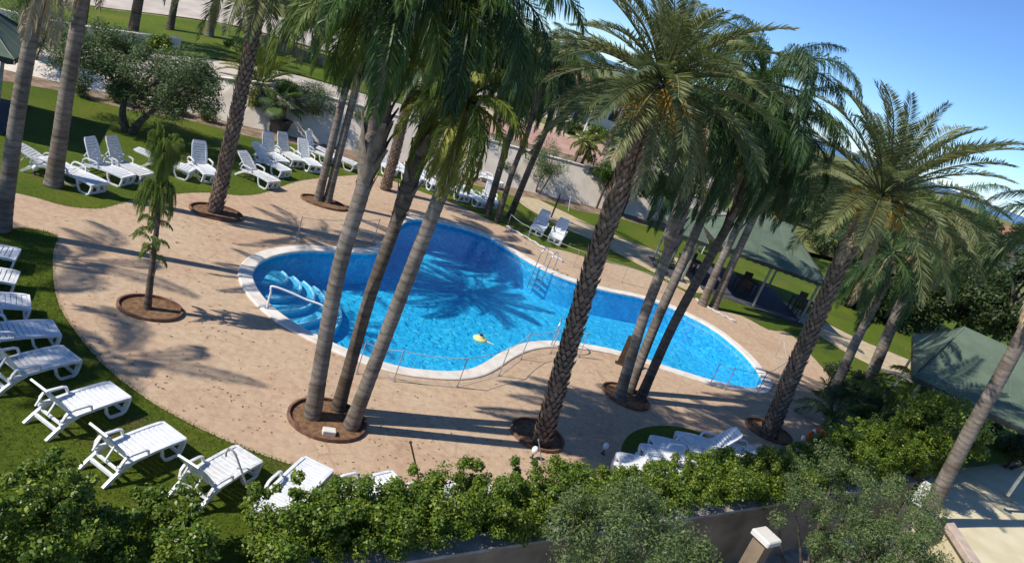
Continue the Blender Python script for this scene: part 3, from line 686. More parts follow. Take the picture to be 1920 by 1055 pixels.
# right trio
palm('queen_palm', 'queen', PP((1160, 748), (1205, 600), (1250, 480), (1275, 395), (1335, 215)), 0.20, 0.16, 'left palm of the right trio, bushy grey sheaths on its upper trunk', GQ, ('frond_queen', 'frond_dark', 0.3), 3.0, 22, 'trunk_grey', 14, 26, 0.52, bulge=(.52, .76, .6))
palm('queen_palm', 'queen', PP((1178, 735), (1232, 600), (1290, 470), (1350, 330), (1425, 165), dy=(.2, .4, .6, .8)), 0.19, 0.15, 'middle palm of the right trio, leaning grey trunk with a dark drooping crown', GQ, 'frond_dark', 3.3, 28, 'trunk_grey', 15, 10, 0.78, elev=(80, -28))
palm('queen_palm', 'queen', PP((1200, 748), (1262, 610), (1330, 485), (1375, 400), (1440, 240), dy=(0, .3, .5, .8)), 0.18, 0.15, 'right palm of the right trio, most slanted brown trunk', GQ, 'frond_dark', 2.8, 24, 'trunk_dark', 16, 12, 0.66, elev=(78, -20))
# pair by the gazebo
palm('queen_palm', 'queen', PP((1316, 572), (1352, 490), (1392, 405), (1428, 320)), 0.24, 0.19, 'left trunk of the pale palm pair in front of the green gazebo', GQ, 'frond_dark', 2.8, 18, 'trunk_grey', 17, 8, 0.72, elev=(78, -15))
palm('queen_palm', 'queen', PP((1337, 577), (1375, 490), (1410, 415), (1448, 335)), 0.24, 0.19, 'right trunk of the pale palm pair in front of the green gazebo', GQ, 'frond_dark', 2.8, 18, 'trunk_grey', 18, 8, 0.72, elev=(78, -15))
palm('date_palm', 'date', PP((1448, 470), (1462, 420), (1490, 340)), 0.34, 0.32, 'brown date palm trunk standing behind the green gazebo', GD, 'frond_dark', 3.6, 36, None, 19, elev=(78, -60))
# right date palm
palm('date_palm', 'date', PP((1440, 818), (1480, 715), (1530, 600), (1592, 460), (1650, 372), dy=(0, 0, .1, .3)), 0.30, 0.25, 'right date palm leaning over the deck, wide grey green crown against the sky', GD, 'frond_date', 3.5, 58, None, 20, elev=(88, -18), fruit=(-2.4, -1.6, -0.8, 2.9, 2.2))
# right background pair
palm('queen_palm', 'queen', PP((1556, 748), (1600, 650), (1640, 560), (1668, 480)), 0.23, 0.19, 'weathered palm trunk with ragged boots right of the right date palm', GQ, 'frond_dark', 2.6, 16, 'trunk_grey', 21, 20, 0.45, bulge=(.5, .85, .4))
palm('queen_palm', 'queen', PP((1622, 732), (1668, 620), (1718, 500), (1752, 405)), 0.30, 0.24, 'thick grey palm with a drooping pale crown in front of the right gazebo', GQ, ('frond_queen', 'frond_date', 0.35), 3.3, 26, 'trunk_grey', 22, 22, 0.52, bulge=(.62, .85, .35))
# far right leaning trunk
palm('queen_palm', 'queen', PP((1745, 952), (1815, 815), (1890, 680), (2000, 470)), 0.27, 0.22, 'smooth grey leaning palm trunk at the lower right, crown out of the frame', GQ, 'frond_dark', 3.2, 11, 'trunk_grey', 23, 6, 0.75, elev=(80, -10))
# small young palm in its own ring
yp = palm('young_palm', 'queen', PP((276, 580), (285, 500), (297, 400), (303, 322)), 0.10, 0.05, 'small young palm with narrow hanging fronds on the left deck', 'young palms', 'frond_yellow', 1.25, 0, 'trunk_dark', 24, 5, 0.25, sheath_s=.6)
rr = random.Random(9)
for k in range(46):     # a narrow mop of fronds that rise and then hang straight down
    t = k / 46; put('frond', frond('queen', 75 if t < .6 else 45, 1.9, 'frond_young', k % 3, .8), yp, (-.30 + .02 * math.sin(k), 0.0, 2.35 + .45 * (1 - t)), (rr.uniform(-.1, .1), 0, k * 2.4), (.25, .25, .95 + .3 * rr.random()))
for k in range(12): put('frond', frond('soft', 30, 1.1, 'frond_young', k % 3, 0.7), yp, (-.18 - .012 * k, 0.0, 1.25 + 0.09 * k), (0, rr.uniform(-.3, .3), k * 2.4), (.42, .42, .7))
# upper terrace trunks
def TP(s, d, h, lean, label, r0=0.3, kind='queen', seed=50, mat='trunk_dark', L=3.0, cnt=16, fm='frond_dark', **kw):
    c = RW(s, d); z = terr(c.x, c.y); b = Vector((c.x, c.y, z))
    palm('queen_palm' if kind == 'queen' else 'date_palm', kind, [b, b + Vector((lean * .4, 0, h * .5)), b + Vector((lean, 0, h))], r0, r0 * .75, label, GB, fm, L, cnt, mat, seed, 4 if kind == 'queen' else 0, 0.7, **kw)
TP(-27.4, 8.9, 7, .1, 'leftmost palm trunk at the top edge, by the low white wall', seed=51, r0=.24)
TP(-25.2, 8.3, 7, .1, 'dark palm trunk right in front of the low white wall at the top', seed=52, r0=.34)
TP(-23.2, 12.2, 7, 0, 'dark palm trunk at the top edge, on the upper lawn', seed=53, r0=.26)
TP(-21.2, 11.8, 7, .1, 'pale palm trunk at the top edge, rightmost on the upper lawn', seed=54, r0=.30, mat='trunk_grey')
TP(-15.0, 12.4, 7.5, .2, 'tall brown palm in the stone planter, left of the slender pair', seed=55, r0=.38)
TP(-16.8, 12.8, 7.0, .0, 'shorter dark palm at the left end of the stone planter', seed=56, r0=.30)
TP(-10.5, 14.5, 6.5, .1, 'palm behind the stone planter, mostly hidden by hanging fronds', seed=57, r0=.28)
TP(1.5, -0.9, 4.6, .4, 'thick date palm trunk against the cream wall beside the ivy bush', kind='date', r0=.42, seed=58, L=3.3, cnt=40, fm='frond_date')
def small_palm(name, base, h, L, cnt, fm, label, seed, kind='soft', r0=0.09, elev=(75, -30), tm='trunk_dark', group='small palms'):
    r = random.Random(seed); root = thing(name, base, label, 'palm', group)
    m, P, rad = ring_trunk([Vector((0, 0, 0)), Vector((0.05, 0, h))], r0, r0 * .8, seed=seed); m.build('trunk', tm, root, True)
    for k in range(cnt):
        t = (k + .5) / cnt; e = elev[0] + (elev[1] - elev[0]) * t; a = k * 2.39996
        put('frond', frond(kind, e, L, fm, k % 3, 0.8), root, P[-1] + Vector((math.cos(a), math.sin(a), 0)) * r0 * .7, (0, 0, a), r.uniform(.85, 1.1))
    return root
def tz(px, py, z=2.2):
    q = G(px, py, z); q.z = terr(q.x, q.y); return q
small_palm('small_palm', tz(1078, 300), 1.5, 1.1, 12, 'frond_yellow', 'small yellow palm on the verge above the cream wall', 61)
small_palm('small_palm', tz(1092, 303), 1.2, 1.0, 12, 'frond_yellow', 'second small yellow palm on the verge, right of the first', 62)
small_palm('small_palm', tz(926, 220), 1.4, 1.1, 12, 'frond_yellow', 'little yellow palm on the terrace verge behind the three palms', 63)
small_palm('short_palm', G(470, 222), 1.9, 2.0, 26, 'frond_yellow', 'short thick palm with stiff yellow green fronds beside the olive tree', 64, 'date', 0.28, (80, -25))
# potted fan palm
def fan_mesh(seed, mat):
    r = random.Random(seed); m = MB(); m.tube([(0, 0, 0), (.35, 0, .12), (.6, 0, .12)], .012, 4)
    for k in range(26):
        a = math.radians(-125 + 250 * k / 25); d = Vector((math.cos(a), math.sin(a), 0.05)); L = .62 * (0.75 + .25 * math.cos(a)) * r.uniform(.9, 1.05)
        q = Vector((.6, 0, .12)); s = Vector((-d.y, d.x, 0)) * .028; mid = q + d * L * .6; tip = q + d * L + Vector((0, 0, -.16))
        b = len(m.v); m.v += [tuple(q), tuple(mid + s), tuple(tip), tuple(mid - s)]; m.f += [(b, b + 1, b + 2, b + 3)]
    return m.mesh('fan_leaf', mat)
FAN = [fan_mesh(i, 'frond_dark') for i in range(3)]
c = G(521, 250); root = thing('potted_fan_palm', c, 'dark fan palm in a square black pot against the cream wall', 'potted palm')
m = MB()
for i, (hw, z) in enumerate(((.30, 0), (.38, .62), (.42, .62), (.42, .72), (.35, .72), (.35, .62))): m.v += [(-hw, -hw, z), (hw, -hw, z), (hw, hw, z), (-hw, hw, z)]
for i in range(5):
    for k in range(4): m.f.append((i * 4 + k, i * 4 + (k + 1) % 4, i * 4 + 4 + (k + 1) % 4, i * 4 + 4 + k))
m.f += [(3, 2, 1, 0), (20, 21, 22, 23)]; m.build('pot', 'dark_metal', root)
m, P, rad = ring_trunk([Vector((0, 0, .6)), Vector((0, 0, 1.45))], .16, .12); m.build('trunk', 'trunk_dark', root, True)
for k in range(18):
    a = k * 2.4; e = math.radians(75 - 7 * k); put('fan_leaf', FAN[k % 3], root, (0, 0, 1.45), (0, -e, a), 1.1)

# tree rings of brown edging
def tree_ring(cx, cy, rx, ry, rot, label):
    root = thing('tree_ring', (cx, cy, 0.012), label, 'tree ring', 'soil rings round the palms', rz=rot)
    lp = [Vector((rx * math.cos(t), ry * math.sin(t))) for t in [2 * math.pi * i / 36 for i in range(36)]]
    m = MB(); strip_mesh(m, lp, [(offset_loop(lp, .05), -.02), (offset_loop(lp, .05), .08), (lp, .085), (lp, .0)]); m.build('edging', 'edging', root)
    v, f = sheet(lp, 0.02); m = MB(); m.add(v, f); m.build('soil', 'soil', root)
def ring_px(c, e, w, label):
    a = G(*c); b = G(*e); d = (b - a); tree_ring(a.x, a.y, d.length, w, math.atan2(d.y, d.x), label)
ring_px((613, 789), (682, 800), 0.70, 'brown edged soil ring round the front palm trio')
ring_px((281, 580), (338, 591), 0.54, 'brown edged soil ring round the small young palm')
ring_px((1006, 818), (1052, 838), 0.60, 'soil ring in shade round the foot of the big front date palm')
ring_px((1172, 745), (1213, 765), 0.62, 'brown edged soil ring round the right palm trio')
ring_px((405, 400), (452, 410), 0.60, 'shaded soil ring round the dark left date palm')
ring_px((607, 382), (648, 394), 0.55, 'soil ring round the slender palm pair')
ring_px((1440, 810), (1478, 820), 0.60, 'shaded soil ring round the right date palm')
m = MB(); m.bevbox((0, 0, .05), (.26, .17, .1), .012); o = m.build('stone_block', 'coping', None, loc=G(616, 812, .034)); o.rotation_euler = (0, 0, .4); tag(o, 'small pale stone block lying in the front soil ring', 'stone')

# ------------------------------------------------------------------ sun loungers
def slat_box(x, w, hw, z, t, bowz=0.0):
    m = MB(); n = 4; b = 0.008
    for i in range(n + 1):
        y = -hw + 2 * hw * i / n; zz = z + bowz * (1 - (2 * i / n - 1) ** 2)
        m.v += [(x - w / 2, y, zz - t), (x - w / 2, y, zz - b), (x - w / 2 + b, y, zz), (x + w / 2 - b, y, zz), (x + w / 2, y, zz - b), (x + w / 2, y, zz - t)]
    for i in range(n):
        for k in range(6): a = i * 6; m.f.append((a + k, a + (k + 1) % 6, a + 6 + (k + 1) % 6, a + 6 + k))
    m.f += [(0, 5, 4, 3, 2, 1), tuple(n * 6 + k for k in range(6))]
    return m
def flat_bar(m, pts, w, t, side):
    """flat strip of plastic along pts, broad face across 'side' axis y"""
    b = len(m.v); pts = [Vector(p) for p in pts]; k = len(pts)
    for i, p in enumerate(pts):
        tg = (pts[min(i + 1, k - 1)] - pts[max(i - 1, 0)]).normalized(); nz = Vector((-tg.z, 0, tg.x))
        for a, c in ((-1, -1), (1, -1), (1, 1), (-1, 1)): m.v.append(tuple(p + Vector((0, a * w / 2, 0)) + nz * (c * t / 2)))
    for i in range(k - 1):
        for q in range(4): m.f.append((b + i * 4 + q, b + i * 4 + 4 + q, b + i * 4 + 4 + (q + 1) % 4, b + i * 4 + (q + 1) % 4))
    m.f += [(b + 3, b + 2, b + 1, b), tuple(b + (k - 1) * 4 + q for q in range(4))]
    return m
LM = {}
def lounger_meshes(mat):
    d = {}
    seat_x = [-0.12 + 0.097 * i for i in range(11)]
    def seat_z(x): return 0.335 + 0.035 * math.sin(max(0, (x + 0.2)) / 1.1 * math.pi * 0.85)
    d['slats'] = [slat_box(x, 0.085, 0.275, seat_z(x), 0.025, -0.012).mesh('slat', mat) for x in seat_x]
    m = MB()
    for x in seat_x: q = slat_box(x, 0.085, 0.275, seat_z(x), 0.025, -0.012); m.add(q.v, q.f)
    d['seat'] = m.mesh('seat', mat)
    d['rails'] = []
    for s in (-1, 1):
        m = MB(); xs = [-0.42, -0.3, 0, 0.3, 0.6, 0.85, 0.93]
        flat_bar(m, [(x, s * 0.305, seat_z(max(x, -.2)) - 0.012 if x < .9 else seat_z(.9) - .03) for x in xs], 0.06, 0.055, s); d['rails'].append(m.mesh('side_rail', mat))
    # foot end: panel with two openings
    m = MB(); zt = seat_z(.9) - 0.03
    for y in (-0.27, 0.0, 0.27): flat_bar(m, [(0.915, y, zt), (0.90, y, 0.2), (0.86, y, 0.03)], 0.07 if y == 0 else 0.085, 0.03, 1)
    m.box((0.925, 0, zt + 0.005), (0.05, 0.62, 0.07)); m.box((0.862, 0, 0.055), (0.035, 0.62, 0.06)); d['foot'] = m.mesh('foot_panel', mat)
    d['legs'] = []
    for s in (-1, 1):
        m = MB(); y = s * 0.305
        flat_bar(m, [(0.42, y, .345), (0.47, y, .16), (0.55, y, 0.045), (0.60, y, 0.025), (0.82, y, 0.025), (0.87, y, .06), (0.91, y, .2), (0.925, y, .33)], 0.05, 0.045, s); d['legs'].append(m.mesh('front_leg', mat))
        m = MB(); flat_bar(m, [(-0.10, y, .33), (-0.30, y, .25), (-0.47, y, 0.13), (-0.62, y, 0.0)], 0.055, 0.075, s); d['legs'].append(m.mesh('rear_leg', mat))
    m = MB(); m.box((-0.46, 0, .15), (0.05, 0.56, 0.05)); m.box((-0.36, 0, .215), (0.04, 0.56, 0.04)); d['stretcher'] = m.mesh('stretcher', mat)
    d['arms'] = []
    for s in (-1, 1):
        m = MB(); y = s * 0.345
        flat_bar(m, [(-0.40, s * .315, .30), (-0.37, y, .44), (-0.32, y, .505), (-0.24, y, .525), (0.02, y, .515), (0.09, y, .49), (0.13, s * .325, .36)], 0.05, 0.035, s); d['arms'].append(m.mesh('armrest', mat))
    # backrest, hinge at origin, reclining along -X
    m = MB()
    for s in (-1, 1): flat_bar(m, [(0, s * .245, 0), (-.3, s * .25, .012), (-.6, s * .24, .0), (-.76, s * .215, -.012)], 0.06, 0.035, s)
    m.box((-.775, 0, -.012), (.07, .44, .035)); m.box((-.02, 0, .0), (.06, .44, .033)); d['back'] = m.mesh('backrest', mat)
    d['bslats'] = [slat_box(-.085 - .088 * i, .076, .222, .012, .02).mesh('slat', mat) for i in range(8)]
    m = MB()
    for i in range(8): q = slat_box(-.085 - .088 * i, .076, .222, .012, .02); m.add(q.v, q.f)
    d['bpanel'] = m.mesh('back_panel', mat)
    m = MB(); flat_bar(m, [(0, 0, 0), (-.28, 0, 0)], .03, .025, 1); d['strut'] = m.mesh('back_strut', mat)
    return d
def lounger(rear, front, label, back=52, near=False, mat='plastic', z=0.0, group='white sun loungers', rot=None, at=None, L=None):
    if mat not in LM: LM[mat] = lounger_meshes(mat)
    d = LM[mat]
    a = G(*rear); b = G(*front); v = b - a; c = b - v.normalized() * 0.70; c.z = z
    root = thing('sun_lounger', c, label, 'sun lounger', group, rz=math.atan2(v.y, v.x))
    if near: root.scale = (.94, .94, .94)
    if rot: root.rotation_euler = (rot[0], rot[1], math.atan2(v.y, v.x))
    for s in d['rails']: put('side_rail', s, root)
    if near:
        for s in d['slats']: put('slat', s, root)
    else: put('seat', d['seat'], root)
    put('foot_panel', d['foot'], root)
    for s in d['legs']: put('leg', s, root)
    put('stretcher', d['stretcher'], root)
    for s in d['arms']: put('armrest', s, root)
    bk = put('backrest', d['back'], root, (-0.19, 0, .35), (0, math.radians(back), 0))
    if near:
        for s in d['bslats']: put('slat', s, bk)
    else: put('back_panel', d['bpanel'], bk)
    if back > 15:
        e = math.radians(back); [put('back_strut', d['strut'], root, (-0.19 - .42 * math.cos(e), y_, .35 + .42 * math.sin(e)), (0, -math.radians(62), 0)) for y_ in (-.16, .16)]
    return root
GN = 'white loungers on the near lawn'; GL = 'white loungers on the left lawn'; GC = 'white loungers at the back of the pool'
near = [((-95, 483), (12, 499), 'lounger foot at the left edge, topmost of the near row', 50), ((-95, 531), (10, 544), 'second lounger foot from the top at the left edge', 50),
        ((-88, 588), (32, 592), 'third lounger from the top at the left edge, foot end lit', 50), ((-45, 652), (82, 643), 'lounger at the left edge half in blue shade, fourth from the top', 48),
        ((2, 722), (112, 694), 'lounger with striped palm shadow, just above the one with raised back', 55), ((96, 800), (202, 764), 'lounger on the near lawn with raised back and streaked shadow on its seat', 57),
        ((222, 876), (304, 842), 'sunlit lounger in the middle of the near row, behind the left hedge', 55), ((366, 934), (446, 886), 'sunlit lounger with a hooked metal stick leaning beside it', 50),
        ((525, 960), (580, 905), 'lounger half hidden by the hedge, right of the hooked stick', 8), ((640, 958), (728, 931), 'lounger foot showing above the hedge below the front trio', 8),
        ((757, 972), (843, 950), 'lounger almost hidden in the hedge, only a white corner showing', 8), ((822, 970), (908, 946), 'lounger with its arched foot end showing above the hedge centre', 8)]
for i, (r_, f_, lb, bk) in enumerate(near): lounger(r_, f_, lb, bk + (0, 3, -4)[i % 3], True, ('plastic', 'plastic_dirty')[i % 3 == 1], group=GN)
left = [((70, 322), (140, 342), 'lounger hidden behind the grey trunk by the gazebo shadow', 20), ((100, 328), (172, 360), 'shaded lounger with its foot end nearest the left path', 12),
        ((152, 316), (226, 345), 'lounger with tall raised back, left of two beside the gazebo shadow', 62), ((198, 314), (262, 341), 'lounger with tall raised back, just left of the young palm', 62),
        ((285, 314), (345, 333), 'lounger peeking out right of the young palm', 15), ((353, 308), (390, 341), 'single shaded lounger with raised back under the olive tree', 62),
        ((447, 324), (502, 352), 'lounger nearest the deck, right of the dark date palm', 38), ((470, 304), (525, 331), 'shaded lounger behind the nearest one right of the dark date palm', 45),
        ((483, 288), (522, 314), 'lounger with raised back, left end of the sunlit row by the pot', 62), ((513, 288), (551, 312), 'lounger with raised back, second of the sunlit row by the pot', 62),
        ((554, 298), (585, 322), 'sunlit lounger turned to the deck, just left of the slender pair', 60), ((568, 288), (612, 306), 'lounger with raised back partly behind the slender pair', 62),
        ((618, 304), (655, 318), 'lounger showing right of the slender pair', 8)]
for i, (r_, f_, lb, bk) in enumerate(left): lounger(r_, f_, lb, bk + (2, -5, 4)[i % 3], False, ('plastic', 'plastic_dirty')[i % 3 == 0], group=GL)
mid = [((700, 306), (728, 328), 'lounger left of the stout brown palm at the back', 55), ((738, 320), (766, 340), 'lounger right of the stout brown palm at the back', 10),
       ((762, 326), (790, 347), 'lounger between two trunks at the back, in dappled sun', 10), ((785, 336), (812, 357), 'sunlit lounger with foot to the deck behind the low crown', 12),
       ((832, 354), (864, 377), 'half shaded lounger right of the front trio at the back', 10), ((864, 364), (897, 388), 'blue shaded lounger left of the three back palms', 10),
       ((888, 332), (930, 352), 'white lounger set crosswise behind the three back palms', 10), ((898, 350), (918, 388), 'shaded lounger with high back against the three back palms', 60)]
for r_, f_, lb, bk in mid: lounger(r_, f_, lb, bk, False, group=GC)
lounger((1024, 412), (1004, 440), 'left of two shaded loungers on the grass by the far pool edge', 52, False, 'plastic', group='pair of loungers by the far pool edge')
lounger((1058, 428), (1038, 456), 'right of two shaded loungers on the grass by the far pool edge', 52, False, 'plastic', group='pair of loungers by the far pool edge')
GS = 'stacked loungers by the hedge'
for k in range(2): lounger((1238, 914), (1160, 900), ['bottom lounger of the left stack by the hedge', 'top lounger of the left stack, foot windows facing left'][k], 0, True, z=0.012 + .19 * k, group=GS)
for k in range(2): lounger((1282, 900), (1203, 886), ['bottom lounger of the right stack by the hedge', 'top lounger of the right stack, foot windows facing left'][k], 0, True, z=0.012 + .26 * k, group=GS)
lounger((1302, 868), (1228, 852), 'leftmost lounger of the row on the small grass patch', 0, True, z=0.02, group=GS)
lounger((1345, 858), (1276, 843), 'lounger with raised back on the small grass patch', 50, True, z=0.02, group=GS)
lounger((1412, 872), (1338, 856), 'rightmost lounger of the row behind the hedge', 12, True, z=0.02, group=GS)

# ------------------------------------------------------------------ broadleaf plants
def clumps(c, rx, ry, rz, n, r0, r1, seed, hollow=0.35):
    r = random.Random(seed); C = []; R = []
    for i in range(n):
        while True:
            d = Vector((r.uniform(-1, 1), r.uniform(-1, 1), r.uniform(-1, 1)))
            if hollow < d.length < 1: break
        C.append((c[0] + d.x * rx, c[1] + d.y * ry, c[2] + d.z * rz)); R.append(r.uniform(r0, r1))
    return C, R
def limbs(root, base, tips, r0, mat='bark', name='trunk', seed=0):
    r = random.Random(seed); m = MB()
    for t in tips:
        b = Vector(base); t = Vector(t); mid = b.lerp(t, .5) + Vector((r.uniform(-.2, .2), r.uniform(-.2, .2), r.uniform(-.1, .2))) * (t - b).length * .35
        P = bez_path([b, mid, t], 8); m.tube(P, [r0 * (1 - .8 * i / 8) for i in range(9)], 7)
    return m.build(name, mat, root, True)
def tree(name, base, trunks, crown, n, cr, per, leaf, mat, label, cat='tree', group=None, seed=0, r0=.12, elong=2.2, cut=None, bark='bark', hollow=.35):
    """base world point; trunks = list of trunk top offsets; crown = (centre offset, rx, ry, rz)"""
    root = thing(name, base, label, cat, group)
    (cc, rx, ry, rz) = crown
    C, R = clumps(cc, rx, ry, rz, n, cr[0], cr[1], seed, hollow)
    r = random.Random(seed + 1)
    for k, t in enumerate(trunks):
        foot = Vector((0.18 * k * (1 if k % 2 else -1), 0.05 * k, 0))
        m = MB(); t = Vector(t); P = bez_path([foot, foot.lerp(t, .5) + Vector((r.uniform(-.15, .15), r.uniform(-.1, .1), 0)), t], 8)
        m.tube(P, [r0 * (1.25 if i == 0 else 1 - .45 * i / 8) for i in range(9)], 9); tr = m.build('trunk', bark, root, True)
        tips = [Vector(C[i]) for i in range(len(C)) if i % len(trunks) == k][:9]
        if tips:
            lb = limbs(tr, t, tips, r0 * .5, bark, 'limb', seed + k)
    put('crown', leaves(C, R, per, leaf, mat, 'crown', elong=elong, cut=cut), root)
    return root
# large olive on the left lawn
ob = G(236, 246); oc = A(262, 128, ob.y + .3) - ob
tree('olive_tree', ob, [A(236, 180, ob.y) - ob, A(290, 205, ob.y + .1) - ob], (oc, 3.1, 2.2, 1.35), 90, (.40, .78), 620, .105, 'olive_leaf', 'big twin trunked grey green olive tree on the left lawn', group='olive trees', seed=3, r0=.16, elong=3.0)
def olive(px, py, cx, cy, r, label, seed, z0=0.0, n=26, per=300, twin=True, mat='olive_leaf', leaf=.09, zf=None):
    b = G(px, py, z0); c = A(cx, cy, b.y) - b
    tk = [Vector((c.x - .1, 0, c.z - r * .5))] + ([Vector((c.x + .25, .1, c.z - r * .5))] if twin else [])
    tree('olive_tree', b, tk, (c, r, r * .9, r * .75), n, (.22 * r + .12, .3 * r + .2), per, leaf, mat, label, group='olive trees', seed=seed, r0=.055, elong=3.0)
olive(578, 256, 592, 190, .95, 'small staked olive tree between the pot and the slender pair', 11)
olive(478, 232, 490, 185, .7, 'little olive sapling left of the potted fan palm', 12, n=14)
olive(1004, 362, 1035, 302, 1.35, 'small olive tree with thin leaning trunk against the cream wall', 13)
olive(640, 262, 672, 205, .9, 'small olive tree behind the slender pair', 14, n=20)
olive(52, 128, 70, 50, 1.3, 'olive tree at the upper left behind the gazebo', 15, n=30)
olive(915, 330, 905, 255, 1.2, 'small olive tree behind the low yellow crown', 16, n=22)
# shrubs in the bed along the wall
for i, (px, py, r_, mt, lb) in enumerate([(150, 178, .55, 'olive_leaf', 'grey shrub in the bed behind the big olive, leftmost'), (215, 190, .5, 'shrub_leaf', 'low shrub in the bed behind the olive trunk'), (330, 212, .55, 'olive_leaf', 'grey shrub in the bed right of the big olive'),
                                          (385, 225, .5, 'shrub_leaf', 'green shrub in the bed left of the dark date palm'), (690, 300, .6, 'shrub_leaf', 'shrub in the bed behind the front trio'), (860, 318, .8, 'ivy_leaf', 'dark bush in the bed left of the three back palms'), (945, 342, .8, 'tree_leaf', 'dark bush in the bed right of the white crosswise lounger'),
                                          (1245, 500, .35, 'ivy_leaf', 'small round bush beside the path by the right trio')]):
    b = G(px, py); root = thing('garden_shrub', b, lb, 'shrub', 'shrubs in the beds'); C, R = clumps((0, 0, r_ * .8), r_, r_ * .8, r_ * .7, 14, .2, .38, 60 + i, 0.1)
    limbs(root, (0, 0, 0), C[:6], .03, seed=i, name='stem'); put('foliage', leaves(C, R, 200, .075, mt), root)
# ivy covered arbour
b = G(1190, 408); root = thing('ivy_arbour', b, 'dark arbour roofed with bright green ivy by the cream wall', 'arbour')
dv = Vector((.824, .567, 0))
for i, s in enumerate((-3.2, -1.1, 1.1, 3.2)):
    for dd in (0, 1.6): m = MB(); c = dv * s + Vector((-.567, .824, 0)) * dd; m.tube([c, c + Vector((0, 0, 2.0))], .07, 6); m.build('post', 'dark_wood', root)
C = []; R = []; rr = random.Random(4)
for i in range(85):
    s = rr.uniform(-3.7, 3.7); dd = rr.uniform(-.4, 2.0); z = 2.1 + rr.uniform(-.35, .45) + .3 * math.sin(s * 1.1); q = dv * s + Vector((-.567, .824, 0)) * dd; C.append((q.x, q.y, z)); R.append(rr.uniform(.35, .6))
for i in range(40):
    s = rr.uniform(-3.5, 3.5); q = dv * s + Vector((-.567, .824, 0)) * 1.75; C.append((q.x, q.y, rr.uniform(.3, 1.9))); R.append(rr.uniform(.35, .55))
put('foliage', leaves(C, R, 330, .12, 'ivy_leaf', flat=.7), root)

# ------------------------------------------------------------------ front hedge along the garden wall
HEDGE = [(-9.5, -5.9, 1.55, .95), (-5.85, -4.3, 1.38, .95), (-4.25, -2.85, .80, .8), (-2.15, 0.6, .86, .85), (0.65, 4.5, .86, .8), (4.6, 7.2, .64, .85), (7.3, 10.2, .74, .95), (10.3, 13.2, .78, .9), (13.3, 16.5, 1.3, 1.0), (16.6, 19.5, 1.5, 1.1)]
HL = ['leafy hedge filling the bottom left corner', 'bright leafy hedge below the two sunlit loungers', 'lower hedge piece ending left of the gap by the hooked stick', 'hedge piece right of the gap, below the half hidden lounger', 'low hedge piece below the arched lounger foot', 'hedge piece left of the stacked loungers', 'tall bright hedge in front of the lounger pile', 'bright hedge below the right date palm', 'hedge piece beside the orange lifebuoy', 'rightmost hedge piece next to the leaning grey trunk']
for i, (s0, s1, h, wd) in enumerate(HEDGE):
    rr = random.Random(80 + i); c = FW((s0 + s1) / 2, .25 + wd / 2, 0.0); root = thing('hedge', c, HL[i], 'hedge', 'hedge along the garden wall')
    C = []; R = []; n = int((s1 - s0) * 52 * (h * .6 + .5))
    for k in range(n):
        s = rr.uniform(s0, s1); dd = -.14 + rr.uniform(0, wd + .36); hh = h * (1 + .16 * math.sin(s * 2.3 + i) + rr.uniform(-.12, .1)); z = rr.uniform(.05, 1) ** .75 * hh + .1
        q = FW(s, dd, z) - c; C.append(tuple(q)); R.append(rr.uniform(.13, .27))
    for k in range(int((s1 - s0) * 6)):     # shoots standing out of the top
        s = rr.uniform(s0, s1); q = FW(s, .25 + rr.uniform(0, wd), h * rr.uniform(1.0, 1.28)) - c; C.append(tuple(q)); R.append(rr.uniform(.08, .15))
    put('foliage', leaves(C, R, 230, .057, 'hedge_leaf', flat=.55, elong=1.7, shell=.5), root)
    m = MB()
    for k in range(int((s1 - s0) * 4)):
        s = rr.uniform(s0, s1); a = FW(s, .3 + wd * .4 + rr.uniform(-.1, .1), 0) - c; m.tube([a, a + Vector((rr.uniform(-.15, .15), rr.uniform(-.1, .1), h * .85))], [.022, .008], 5)
    ob_ = m.build('stem', 'bark', root); ob_['kind'] = 'stuff'
# soft grey-green shrubs in front of the hedge
def front_shrub(px, py, y, r, h, label, seed, n=60, per=420):
    c = A(px, py, y); base = Vector((c.x, c.y, -1.7)); root = thing('olive_shrub', base, label, 'shrub', 'grey green shrubs in front of the hedge')
    C, R = clumps(c - base, r, r * .9, h, n, .2, .42, seed, .2)
    limbs(root, (0, 0, 0), C[:14], .06, seed=seed); put('crown', leaves(C, R, per, .06, 'shrub_leaf', 'crown', elong=2.8, flat=.3), root)
front_shrub(1165, 1010, 10.6, 1.25, .95, 'soft grey green shrub at the bottom centre in front of the hedge', 21)
front_shrub(1300, 1060, 10.4, .6, .5, 'small grey green shrub at the bottom edge beside the brown wall', 23, 20)
front_shrub(1605, 960, 15.0, 1.9, 1.35, 'large soft grey green shrub left of the leaning trunk', 22, 90)
front_shrub(1690, 1050, 13.5, 1.2, .9, 'grey green shrub at the bottom edge beside the cream court', 24, 40)
